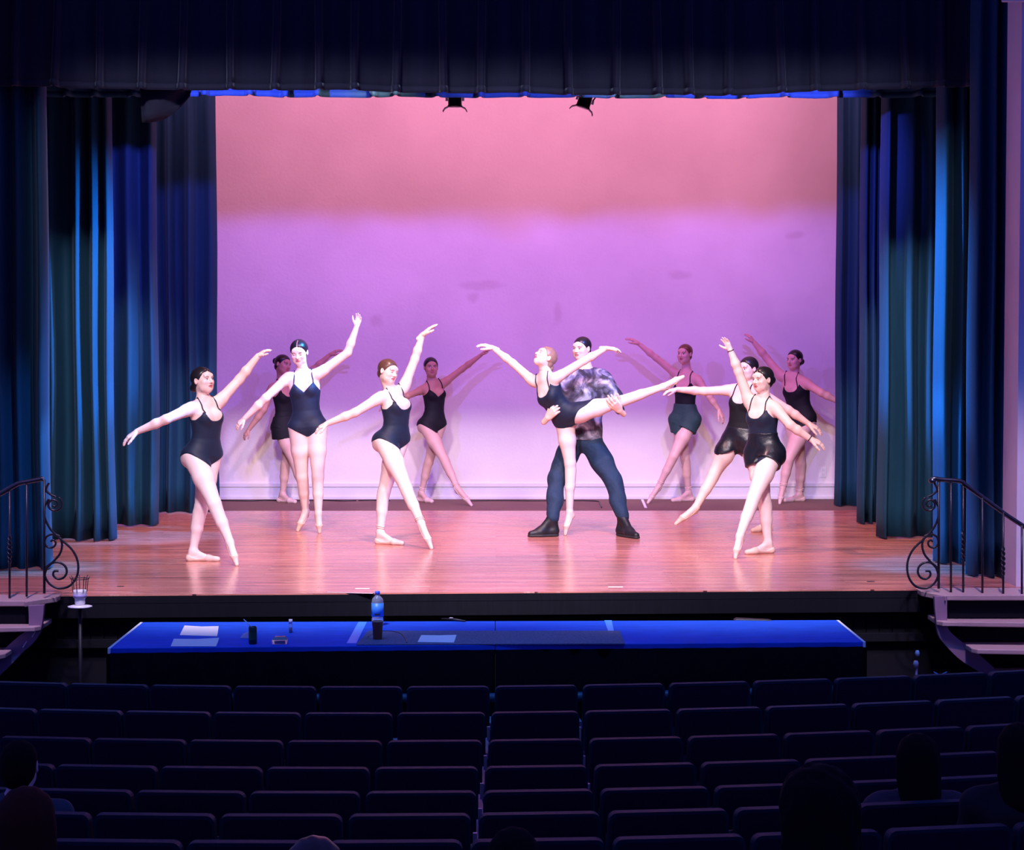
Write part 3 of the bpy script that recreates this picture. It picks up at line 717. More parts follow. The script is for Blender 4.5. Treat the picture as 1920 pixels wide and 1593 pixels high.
SKIN = (.84, .58, .53); TIGHTS = (.86, .67, .65)
LIP = np.array((.55, .14, .16)); DARK = np.array((.035, .02, .02))
def face_colors(V_, c, fr, s, base, hairc, shut=False):
    l, f, u = fr; q = (V_-A3(c))/s; x = np.abs(q@l); xs = q@l; y = q@f; z = q@u
    C = np.tile(np.array(base), (len(V_), 1))
    def mix(mask, col):
        C[:] = C*(1-mask[:,None]) + np.array(col)*mask[:,None]
    sm = lambda e, w: np.clip((1-e)/w, 0, 1)
    mix(.35*sm((((x-.038)/.020)**2+((z+.024)/.016)**2)*np.where(y > .03, 1, 9), .6), (.80, .32, .32))
    lip = sm(((xs/.024)**2+((z+.0515)/.0115)**2)*np.where(y > .068, 1, 9), .25); mix(lip, LIP)
    mouth = sm(((xs/.021)**2+((z+.0505)/.0017)**2)*np.where(y > .068, 1, 9), .4); mix(mouth*.8, (.20, .05, .06))
    ey = np.where(y > .04, 1, 9)
    brow = sm((((x-.030)/.019)**2+((z-.0285+.25*np.abs(x-.032))/.0042)**2)*ey, .4); mix(brow*.85, hairc)
    if shut:
        lid = sm((((x-.030)/.015)**2+((z-.002)/.0030)**2)*ey, .4); mix(lid, DARK)
        mix(.35*sm((((x-.030)/.018)**2+((z-.009)/.010)**2)*ey, .5), (.45, .20, .20))
    else:
        mix(.4*sm((((x-.030)/.019)**2+((z-.008)/.012)**2)*ey, .5), (.50, .24, .22))
        eye = sm((((x-.030)/.0135)**2+((z-.005)/.0058)**2)*ey, .3); mix(eye, (.75, .72, .72))
        iris = sm((((x-.030)/.0062)**2+((z-.005)/.0062)**2)*ey, .3); mix(iris*np.clip(eye*2, 0, 1), DARK)
        lash = sm((((x-.030)/.0155)**2+((z-.0105+9*(x-.030)**2)/.0022)**2)*ey, .4); mix(lash, DARK)
    return C
# ------------------------------------------------------------------ people
def build_person(S):
    """S: description with pixel keypoints; every keypoint gets its own depth and the figure its real size"""
    Y0 = S['Y']; g = S.get('g', 1.0); bulk = S.get('bulk', 1.0); male = S.get('male', False)
    def K(p, dY=0.0): return A3(at(p[0], p[1], Y0 + (p[2] if len(p) > 2 else 0) + dY))
    yc = math.radians(S['yaw']); yh = math.radians(S.get('yaw_h', S['yaw']))
    neck = K(S['neck']); hip = K(S['hip'])
    sw = (.185 if male else .160)*g
    shL = K(S['shL'], sw*math.sin(yc)); shR = K(S['shR'], -sw*math.sin(yc))
    up = nrm(neck-hip)
    leftC = nrm(shL-shR); leftP = np.array((math.cos(yh), math.sin(yh), math.sin(math.radians(S.get('htilt', 0))))); leftP = nrm(leftP)
    fwdP = nrm(np.cross(leftP, up)); fwdC = nrm(np.cross(leftC, up))
    C0 = hip - up*.075*g
    W = A3((0,0,0))
    if 'waist' in S: W = K(S['waist']) - (C0+neck)/2
    leftPo = nrm(leftP-up*(leftP@up)); 
    prof = TORSO_M if male else TORSO_F
    tp, tlocal, TL = torso_prim(C0, neck, W, leftPo, leftC, prof, g*bulk, k=.03)
    tors = [tp]
    if not male:
        bst = C0 + up*TL*.70
        # the bust follows the bowed spine
        bst = bst + W*4*.70*.30
        for q in (1, -1):
            tors.append(ell(bst+leftC*.055*q*g+fwdC*.068*g, [leftC, fwdC, up], (.055*g*bulk, .048*g*bulk, .058*g*bulk), .03, 'torso'))
    hj = .082*g*(1.0 if not male else 1.05)
    hL = hip + leftP*hj; hR = hip - leftP*hj
    if not male:
        for h_ in (hL, hR): tors.append(cone(h_-fwdP*.045*g-up*.01, h_-fwdP*.05*g-up*.035*g, .080*g*bulk, .078*g*bulk, .04, 'torso'))
    legs = []; feet = {}; shoes = []; info = {}
    for side, h_ in (('L', hL), ('R', hR)):
        d = S.get('leg'+side)
        if d is None: continue
        kind = d.get('foot', 'flat')
        if kind == 'flat':
            heel = A3(onz(*d['heel'], ZS+.026)); toe = A3(onz(*d['toe'], ZS+.017))
            an = A3(at(d['ankle'][0], d['ankle'][1], lerp(heel[1], toe[1], .12)))
            fd = toe-heel; Lf = np.linalg.norm(fd)
            mx = .245*g if not male else .29
            if Lf > mx or Lf < .16:                  # keep a real foot length; the depth of the toe follows
                fd = nrm(fd); toe = heel + fd*np.clip(Lf, .17, mx)
        elif kind == 'point':                        # toe tip on the floor, heel lifted
            toe = A3(onz(*d['toe'], ZS+.012)); an = A3(at(d['ankle'][0], d['ankle'][1], toe[1] + d.get('ady', .03))); heel = None
        else:                                        # in the air
            toe = K(d['toe']); an = K(d['ankle']); heel = None
        kn = K(d['knee'])
        tk = np.linalg.norm(kn-h_)/(np.linalg.norm(kn-h_)+np.linalg.norm(an-kn))
        yk = lerp(h_[1], an[1], tk) + d.get('kdy', 0) - Y0
        kn = K((d['knee'][0], d['knee'][1], yk))
        fl = nrm(np.array((math.sin(math.radians(d.get('yaw', S.get('yaw_h', S['yaw'])))), -math.cos(math.radians(d.get('yaw', S.get('yaw_h', S['yaw'])))), 0)))
        b = bulk*g*d.get('fat', 1.0); tg = 'leg'
        thd = nrm(kn-h_); bk = -fl + thd*(fl@thd)
        if kind == 'air' and abs(thd[2]) < .6: bk = np.array((0, 0, -1.0))*.6
        t0 = h_ + thd*.02
        mid = lerp(h_, kn, .48)
        legs += [cone(t0, mid, .096*b, .080*b, .035, tg), cone(mid, kn, .080*b, .053*b, .03, tg)]
        shd = an-kn; bk2 = -fl + nrm(shd)*(fl@nrm(shd)); bk2 = bk2/(np.linalg.norm(bk2)+1e-6)
        legs += [cone(kn, lerp(kn, an, .5), .051*b, .045*b, .025, tg), cone(lerp(kn, an, .5), an, .045*b, .0315*b, .02, tg),
                 cone(lerp(kn, an, .14)+bk2*.016*b, lerp(kn, an, .42)+bk2*.014*b, .044*b, .036*b, .03, tg)]
        fg = g*(1.15 if male else 1.0)
        if heel is None:
            fdir = nrm(toe-an); back = bk2 - fdir*(bk2@fdir); back = back/(np.linalg.norm(back)+1e-6)
            heel = an + fdir*.028*fg + back*.030*fg
            ball = lerp(an, toe, .62) + back*(-.004)
            legs_f = [cone(an, heel, .031*fg, .024*fg, .015, 'foot'), cone(an, ball, .031*fg, .026*fg, .015, 'foot'), cone(heel, ball, .023*fg, .022*fg, .02, 'foot'), cone(ball, toe, .025*fg, .0125*fg, .015, 'foot')]
        else:
            fd = nrm(toe-heel); ball = lerp(heel, toe, .68); ball[2] = ZS+.024*fg
            sd = np.cross(fd, (0,0,1))
            legs_f = [cone(an, heel+np.array((0,0,.004)), .032*fg, .027*fg, .015, 'foot'), cone(an-np.array((0,0,.015)), ball, .030*fg, .022*fg, .03, 'foot'), cone(heel, ball, .026*fg, .024*fg, .02, 'foot'),
                      cone(ball+sd*.014, toe+sd*.006, .022*fg, .016*fg, .015, 'foot'), cone(ball-sd*.014, toe-sd*.006, .022*fg, .016*fg, .015, 'foot')]
        legs += legs_f
        info[side] = dict(h=h_, kn=kn, an=an, toe=toe, heel=heel, ball=ball, foot=legs_f, b=b, fl=fl, thd=thd)
    arms = []; hands = []; ainfo = {}
    LU, LF_ = (.285*g, .25*g) if not male else (.31*g, .27*g)
    for side, sh in (('L', shL), ('R', shR)):
        d = S['arm'+side]; sg = d.get('sg', (0, 0, 0))
        def solve(a, p, L_, sgn):
            """depth of the joint from the segment's real length"""
            pz = A3(at(p[0], p[1], a[1]))
            l2 = (pz[0]-a[0])**2+(pz[2]-a[2])**2
            dy = sgn*math.sqrt(max(L_*L_-l2, 0)) if sgn else 0
            if len(p) > 2: dy = p[2]
            return A3(at(p[0], p[1], a[1]+dy))
        el = solve(sh, d['el'], LU, sg[0]); wr = solve(el, d['wr'], LF_, sg[1]); tip = solve(wr, d['tip'], .175*g, sg[2])
        if d.get('hide'): pass
        ab = g*bulk*(1.22 if male else 1.0)*S.get('armfat', 1.0)
        arms += [cone(sh, sh+nrm(el-sh)*.05, .050*ab, .048*ab, .035, 'arm'), cone(sh+nrm(el-sh)*.03, el, .0465*ab, .0365*ab, .022, 'arm'),
                 cone(el, lerp(el, wr, .35), .0365*ab, .0370*ab, .02, 'arm'), cone(lerp(el, wr, .35), wr, .0370*ab, .0235*ab, .02, 'arm')]
        ts = d.get('thumb', (0, 0, 1)); pn = d.get('palm', (0, -1, 0))
        hs = g*(1.12 if male else 1.0)*np.clip(np.linalg.norm(tip-wr)/(.175*g), .8, 1.05)
        hp = hand_prims(wr, tip, pn, ts, hs, d.get('curl', .22), d.get('spread', 1.0), d.get('grip', 0.0))
        hands.append(hp); ainfo[side] = dict(sh=sh, el=el, wr=wr, tip=tip)
        # trapezius and collar
        arms.append(cone(neck+up*.015*g-fwdC*.012, lerp(neck, sh, .82)+up*.008, .036*g*bulk, .034*g*bulk, .04, 'chest'))
        arms.append(cone(neck-up*.035*g+fwdC*.030*g, lerp(neck, sh, .8)-up*.02*g+fwdC*.012, .026*g, .030*g, .04, 'chest'))
    hc = K(S['head']); fr = head_frame(*S['face']); hs = S.get('hs', 1.0)*g
    hp, hpt = head_prims(hc, fr, hs, male)
    nt_ = hpt(0, -.022, -.055)
    nr = (.058 if male else .047)*g
    nk = [cone(neck-up*.03*g-fwdC*.012, nt_, nr*1.12, nr, .035, 'neck')]
    body = tors + legs + arms + nk
    # ---- body surface, with finer head and hands
    vs = S.get('vs', .0072)
    lo, hi = bounds([p for p in body], .03); G = Grid(lo, hi, vs)
    D = G.field(body); V1, Q1 = surface(D, G); V1 = relax(V1, Q1, 1, .35)
    parts = [(V1, Q1)]
    skin = np.array(S.get('skin', SKIN)); tights = np.array(S.get('tights', TIGHTS))
    dl = tag_dist(body, V1, ('leg', 'foot')); dt = tag_dist(body, V1, ('torso',)); da = tag_dist(body, V1, ('arm', 'chest', 'neck'))
    if S.get('bare'): c1 = np.tile(skin, (len(V1), 1))
    else:
        wleg = np.clip((np.minimum(dt, da)-dl)/.01+.8, 0, 1)[:, None]
        hh = tlocal(V1[:,0], V1[:,1], V1[:,2])[2]
        wleg = np.where((hh[:, None] < .16) & (dl[:, None] < da[:, None]), 1.0, wleg)
        c1 = skin*(1-wleg)+tights*wleg
    cols = [c1]
    hb = hp + [cone(lerp(neck, nt_, .10), nt_, nr*.97, nr+.0015, .03, 'neck')]
    lo, hi = bounds(hp, .012); Gh = Grid(lo, hi, .0028)
    V2, Q2 = surface(Gh.field(hb, .03), Gh); V2 = relax(V2, Q2, 1, .25); parts.append((V2, Q2))
    hairc = np.array(S.get('browc', (.04, .02, .02)))
    cols.append(face_colors(V2, hc, fr, hs, skin, hairc, S.get('shut', False)))
    for h_ in hands:
        lo, hi = bounds(h_, .012); Gq = Grid(lo, hi, .0036)
        V3, Q3 = surface(Gq.field(h_, .02), Gq); V3 = relax(V3, Q3, 1, .25); parts.append((V3, Q3)); cols.append(np.tile(skin, (len(V3), 1)))
    base = (hip[0], hip[1], ZS)
    root = empty('person', base, S['label'], 'person', S.get('group'))
    big_mesh('body', parts, M['skin'], root, cols)
    # ---- clothing
    hh_all = None
    def garment(name, m, prims, off, region, lo, hi, vs=.006, label=None, parent=None, wob=0.0):
        Gg = Grid(lo, hi, vs); Dg = Gg.field(prims, .05) - off
        X, Y, Z = Gg.coords()
        if wob: Dg = Dg + wob*(np.sin(38*X+9*Z)*np.sin(31*Y+13*Z)+np.sin(27*Z+16*X))
        Dg = clip_field(Dg, Gg, region)
        # hollow shell: remove the inside
        V_, Q = surface(Dg, Gg)
        if len(Q) == 0: return None
        V_ = relax(V_, Q, 1, .3)
        o = big_mesh(name, [(V_, Q)], m, parent or root)
        if label: o['label'] = label
        return o
    cl = S.get('clothes', 'leotard')
    tlo = np.minimum(np.minimum(C0, neck), np.minimum(hL, hR))-.24; thi = np.maximum(np.maximum(C0, neck), np.maximum(hL, hR))+.24
    armp = [p for p in arms if p.tag in ('arm',)]
    def arm_minus_torso(X, Y, Z):
        dT = np.minimum.reduce([p.fn(X, Y, Z) for p in tors]); dA = np.minimum.reduce([p.fn(X, Y, Z) for p in armp]); return dT-dA
    body_c = tors + legs + arms
    if cl in ('leotard', 'skirt'):
        h0 = S.get('neckline', .70)*TL; vneck = S.get('vneck', False); hip_cut = S.get('hipcut', .62)
        def region(X, Y, Z):
            u, v, h = tlocal(X, Y, Z); a = np.abs(u)/g
            if vneck: top = h0 + np.minimum(a/.088, 1.0)*.085*g
            else: top = h0 + np.clip(a/.094, 0, 1)**2.8*.075*g
            top = top-.01*g*(1-np.tanh(v/.03))
            arml = (h0 + .080*g) - np.clip((a-.092)/.05, 0, 1)*.080*g
            top = np.minimum(top, np.where(a > .092, arml, 9))
            low = np.clip(a-.018, 0, 9)*g*hip_cut*(.86+.14*np.tanh(v/.035)) - .012
            low = np.where(a < .018, -.016, low)
            r = np.maximum(h-top, (low-h)*.8)
            return np.maximum(r, arm_minus_torso(X, Y, Z)*.7+.004)
        leo = garment('leotard', S.get('cloth', M['leotard']), body_c, .0055, region, tlo, thi, label=S.get('leolabel'))
        # shoulder straps from the neckline over the shoulder to the back
        bf = cut_fn(body_c)
        for q in (1, -1):
            pts = []
            top_h = h0+.080*g
            def onbody(uu, hh_, front):
                # march towards the body from outside, front or back
                t = hh_/TL; bow = 4*t*(1-t); st = t*t*(3-2*t)
                l = nrm(leftPo+(leftC-leftPo)*st); f = nrm(np.cross(l, nrm(neck-C0)))
                c = C0+nrm(neck-C0)*hh_+W*bow+l*uu
                rr = np.array([c + f*front*x for x in np.linspace(.22, -.02, 97)]); dd = bf(rr)
                i = int(np.argmax(dd < .005)); return rr[i] if dd.min() < .005 else None
            for hh_ in np.linspace(top_h-.025*g, TL*.985, 7):
                p = onbody(q*(.088-.12*max(hh_-top_h, 0))*g, hh_, 1)
                if p is not None: pts.append(p)
            pk = []
            for hh_ in np.linspace(TL*.985, top_h-.045*g, 7):
                p = onbody(q*(.080-.06*max(hh_-top_h, 0))*g, hh_, -1)
                if p is not None: pk.append(p)
            if len(pts) > 1 and len(pk) > 1:
                a, b2 = pts[-1], pk[0]; l_ = q*leftC
                midp = [lerp(a, b2, .5)]
                for it in range(30):
                    if bf(np.array(midp))[0] > .005: break
                    midp[0] = midp[0]+up*.004
                path = pts + midp + pk
                MB().tube(path, .0055*g, 6).build('strap', S.get('cloth', M['leotard']), leo)
        if cl == 'skirt':
            pr = tors + [p for p in legs if p.tag == 'leg']
            def reg2(X, Y, Z):
                u, v, h = tlocal(X, Y, Z); return np.maximum(h-.20*g, (-.075*g-h+.03*np.sin(np.arctan2(v, u)*1.0)))
            garment('wrap_skirt', M['leotard_matte'], [torso_prim(C0-up*.05, neck, W, leftPo, leftC, [(0,.175,.135,0),(.15,.178,.13,0),(.30,.165,.115,0),(.42,.135,.10,.004),(.6,.12,.09,0),(1,.05,.04,0)], g*bulk)[0]], .006, reg2, tlo, thi)
    if S.get('shorts'):
        sm, hem_t, off, wst = S['shorts']
        pr = tors + [p for p in legs if p.tag == 'leg']
        for side in 'LR':
            if side in info:
                I = info[side]; e = I['h']+I['thd']*(hem_t+.03)*g
                pr.append(cone(I['h']+I['thd']*.02, e, .084*I['b'], (.090+off*.9)*I['b'], .03, 'short'))
        def reg3(X, Y, Z):
            u, v, h = tlocal(X, Y, Z); r = h-wst*g
            k_ = np.full(np.broadcast(X, Y, Z).shape, -9.0)
            best = None
            for side in 'LR':
                if side not in info: continue
                I = info[side]; c = I['h']; t = I['thd']
                al = (X-c[0])*t[0]+(Y-c[1])*t[1]+(Z-c[2])*t[2]
                px = X-c[0]-al*t[0]; py = Y-c[1]-al*t[1]; pz = Z-c[2]-al*t[2]; rad = np.sqrt(px**2+py**2+pz**2)
                out = al-hem_t*g
                kk = np.where(al < .03, -9.0, np.where(rad < .16*g, out, 9.0))
                best = kk if best is None else np.minimum(best, kk)
            return np.maximum(r, best)
        garment('shorts', sm, pr, off, reg3, tlo, thi, wob=.0035 if off > .012 else .0015)
    if not S.get('trousers'):
        for side in 'LR':
            if side not in info: continue
            I = info[side]; sm = S.get('shoe', M['pointe'])
            lo, hi = bounds(I['foot'], .02); an = I['an']; ax = nrm(lerp(I['heel'], I['ball'], .5)-an)
            fdir = nrm(I['toe']-I['heel'])
            def reg(X, Y, Z):
                # opening over the instep: keep what lies below a slanted plane
                top = nrm(an-lerp(I['heel'], I['ball'], .5))
                top = nrm(top - fdir*(top@fdir)); 
                c = lerp(I['heel'], I['ball'], .45)
                hh = (X-c[0])*top[0]+(Y-c[1])*top[1]+(Z-c[2])*top[2]; al = (X-I['heel'][0])*fdir[0]+(Y-I['heel'][1])*fdir[1]+(Z-I['heel'][2])*fdir[2]
                Lf = np.linalg.norm(I['toe']-I['heel'])
                a = al/Lf
                lim = np.where(a < .55, .012-.012*np.sin(np.clip(a/.55, 0, 1)*math.pi) + .012*np.clip(.2-a, 0, 1)*4, .012+(a-.55)*.3)
                return hh-lim
            sh_ = garment('shoe', sm, I['foot'], .004, reg, lo, hi, .0045)
            if sh_ is not None and S.get('ribbons'):
                shn = nrm(I['kn']-an); c = an+shn*.035; rr_ = .037*I['b']
                a_ = nrm(np.cross(shn, fdir)); b2 = np.cross(shn, a_)
                for dz in (0, .016):
                    pts = [c+shn*dz+(a_*math.cos(t)+b2*math.sin(t))*rr_+shn*.006*math.sin(t) for t in np.linspace(0, 2*math.pi, 17)]
                    MB().tube(pts, .005, 5, cap=False).build('ribbon', sm, sh_)
    else:
        jm = M['joggers']; pr = []
        pr.append(torso_prim(C0, neck, W, leftPo, leftC, prof, g*bulk, grow=.012)[0])
        for side in 'LR':
            I = info[side]; h_, kn, an = I['h'], I['kn'], I['an']
            pr += [cone(h_, lerp(h_, kn, .5), .115, .102, .04), cone(lerp(h_, kn, .5), kn, .102, .084, .04), cone(kn, lerp(kn, an, .55), .084, .078, .04), cone(lerp(kn, an, .55), an+nrm(kn-an)*.03, .078, .062, .03), cone(an+nrm(kn-an)*.025, an-nrm(kn-an)*.005, .060, .057, .012)]
        lo, hi = bounds(pr[1:], .04)
        def regj(X, Y, Z):
            u, v, h = tlocal(X, Y, Z); return h-.20*g
        garment('joggers', jm, pr, 0, regj, lo, hi, .008, wob=.0045)
        wb = torso_prim(C0, neck, W, leftPo, leftC, prof, g*bulk, grow=.022)[0]
        # drawstring
        c = hip + fwdP*.135 + up*.05
        for q in (.012, -.012):
            MB().tube([c+leftP*q, c+leftP*q*1.5-up*.06+fwdP*.01, c+leftP*q*2.2-up*.13+fwdP*.005], .004, 6).build('drawstring', M['black'], root)
        for side in 'LR':
            I = info[side]; fd = nrm(I['toe']-I['heel']); sd = np.cross(fd, (0,0,1)); hl = I['heel']; to = I['toe']+fd*.02
            top = [cone(hl+np.array((0,0,.03)), I['an']-np.array((0,0,.012)), .045, .044, .03), cone(hl+np.array((0,0,.022)), lerp(hl, to, .6)+np.array((0,0,.022)), .042, .043, .03), cone(I['an'], lerp(hl, to, .62)+np.array((0,0,.03)), .042, .034, .04), cone(lerp(hl, to, .6)+np.array((0,0,.018)), to+np.array((0,0,.012)), .044, .032, .03)]
            lo, hi = bounds(top, .02)
            sh_ = garment('shoe', M['trainer'], top, 0, lambda X, Y, Z: (ZS+.018-Z)+0*X+0*Y, lo, hi, .0055)
            sole = [cone(hl*[1,1,0]+np.array((0,0,ZS+.012)), lerp(hl, to, .6)*[1,1,0]+np.array((0,0,ZS+.012)), .047, .050, .02), cone(lerp(hl, to, .6)*[1,1,0]+np.array((0,0,ZS+.012)), to*[1,1,0]+np.array((0,0,ZS+.012)), .050, .036, .02)]
            lo, hi = bounds(sole, .01)
            garment('sole', M['sole'], sole, 0, lambda X, Y, Z: np.maximum(ZS+.002-Z, Z-ZS-.024)+0*X+0*Y, lo, hi, .0055, parent=sh_)
            for t in (.30, .38, .46):
                c = lerp(I['an'], lerp(hl, to, .62), t*1.6-.15)+np.array((0,0,.045))
                MB().tube([c-sd*.026+np.array((0,0,-.012)), c+np.array((0,0,.004)), c+sd*.026+np.array((0,0,-.012))], .0035, 5).build('lace', M['sole'], sh_)
    if cl == 'tee':
        pr = [torso_prim(C0-up*.03, neck, W, leftPo, leftC, prof, g*bulk, grow=.022)[0]]
        for side in 'LR':
            I = ainfo[side]; pr.append(cone(I['sh']-nrm(I['el']-I['sh'])*.02, lerp(I['sh'], I['el'], .95), .085, .078, .05, 'sleeve')); pr.append(cone(neck-up*.01, I['sh'], .06, .075, .05))
        lo, hi = bounds(pr, .03)
        def regt(X, Y, Z):
            u, v, h = tlocal(X, Y, Z)
            r = .115*g-h
            nkd = np.sqrt((X-neck[0])**2+(Y-neck[1])**2+(Z-neck[2]-.02)**2)
            r = np.maximum(r, .082-nkd)
            for side in 'LR':
                I = ainfo[side]; t = nrm(I['el']-I['sh']); al = (X-I['sh'][0])*t[0]+(Y-I['sh'][1])*t[1]+(Z-I['sh'][2])*t[2]
                ex, ey, ez = X-I['sh'][0]-al*t[0], Y-I['sh'][1]-al*t[1], Z-I['sh'][2]-al*t[2]; rad = np.sqrt(ex**2+ey**2+ez**2)
                r = np.maximum(r, np.where((rad < .12) & (np.abs(u) > .16), al-.235*g, -9))
            return r
        tee = garment('t_shirt', M['tiedye'], pr, 0, regt, lo, hi, .0075, wob=.004)
    # ---- hair
    l, f, u = fr
    def hl_(X, Y, Z):
        x = (X-hc[0])/hs; y = (Y-hc[1])/hs; z = (Z-hc[2])/hs
        return x*l[0]+y*l[1]+z*l[2], x*f[0]+y*f[1]+z*f[2], x*u[0]+y*u[1]+z*u[2]
    hm = S.get('hair', M['hair_black']); hg = S.get('hairoff', .008)
    hpz = [ell(hpt(0, -.014, .032), [l, f, u], ((.0735+hg)*hs, (.092+hg)*hs, (.080+hg)*hs), .02), ell(hpt(0, -.050, -.020), [l, f, u], (.060*hs, .055*hs, .058*hs), .03)]
    lo, hi = bounds(hpz, .02)
    cropped = S.get('cropped', False); parted = S.get('parted', False)
    def regh(X, Y, Z):
        x, y, z = hl_(X, Y, Z); ax_ = np.abs(x)
        # hairline over the forehead, down the temples, in front of the ears
        line = y - np.where(z > .045, .050+.80*(z-.045), np.where(z > 0, .024+.58*z, .024+.9*z)) + .10*np.clip(.03-ax_, 0, 1)
        nape = -.075 - z
        r = np.maximum(line, nape)
        earhole = .021 - np.sqrt((y+.000)**2+((z+.006)/1.35)**2); r = np.maximum(r, np.where(ax_ > .055, earhole, -9))
        if cropped: r = np.maximum(r, -.045-z)
        # the hair thins towards the hairline; combed parting on the crown
        dd = np.minimum(hpz[0].fn(X, Y, Z), hpz[1].fn(X, Y, Z))/hs
        r = np.maximum(r, dd + np.clip(hg-.003-.30*(-line), 0, max(hg-.003, 0)))
        if parted: r = np.maximum(r, np.where((z > .05) & (y > -.035), np.maximum(dd+.0065, .0022-ax_)*np.where(ax_ < .0022, 1, -9), -9))
        return r*hs
    hair = garment('hair', hm, hpz, 0, regh, lo, hi, .0036)
    bun = S.get('bun')
    if bun:
        bx, by, bz, br = bun; c = hpt(bx, by, bz)
        pr = [ell(c, [l, f, u], (br*hs, br*.85*hs, br*.95*hs), .01)] + [cone(c+(l*math.cos(t)+u*math.sin(t))*br*.55*hs-f*br*.25*hs, c+(l*math.cos(t+1.2)+u*math.sin(t+1.2))*br*.6*hs-f*br*.2*hs, br*.38*hs, br*.34*hs, .004) for t in np.linspace(0, 5.3, 5)]
        pr.append(cone(hpt(0, -.08, bz*.8), c, .035*hs, .030*hs, .02))
        lo, hi = bounds(pr, .01); garment('bun', hm, pr, 0, lambda X, Y, Z: -9+0*X, lo, hi, .0045, parent=hair)
    for k_, (side, col) in enumerate(S.get('bands', [])):
        I = ainfo[side]; ax_ = nrm(I['wr']-I['el']); c = I['wr']-ax_*.012; a_ = nrm(np.cross(ax_, (0,1,.2))); b2 = np.cross(ax_, a_); rr_ = .0262*g*(1.25 if male else 1)
        MB().tube([c+(a_*math.cos(t)+b2*math.sin(t))*rr_ for t in np.linspace(0, 2*math.pi, 17)], .0045 if not male else .011, 6, cap=False).build('wristband', M['black'], root)
    return root, dict(ainfo=ainfo, info=info, hip=hip, neck=neck)
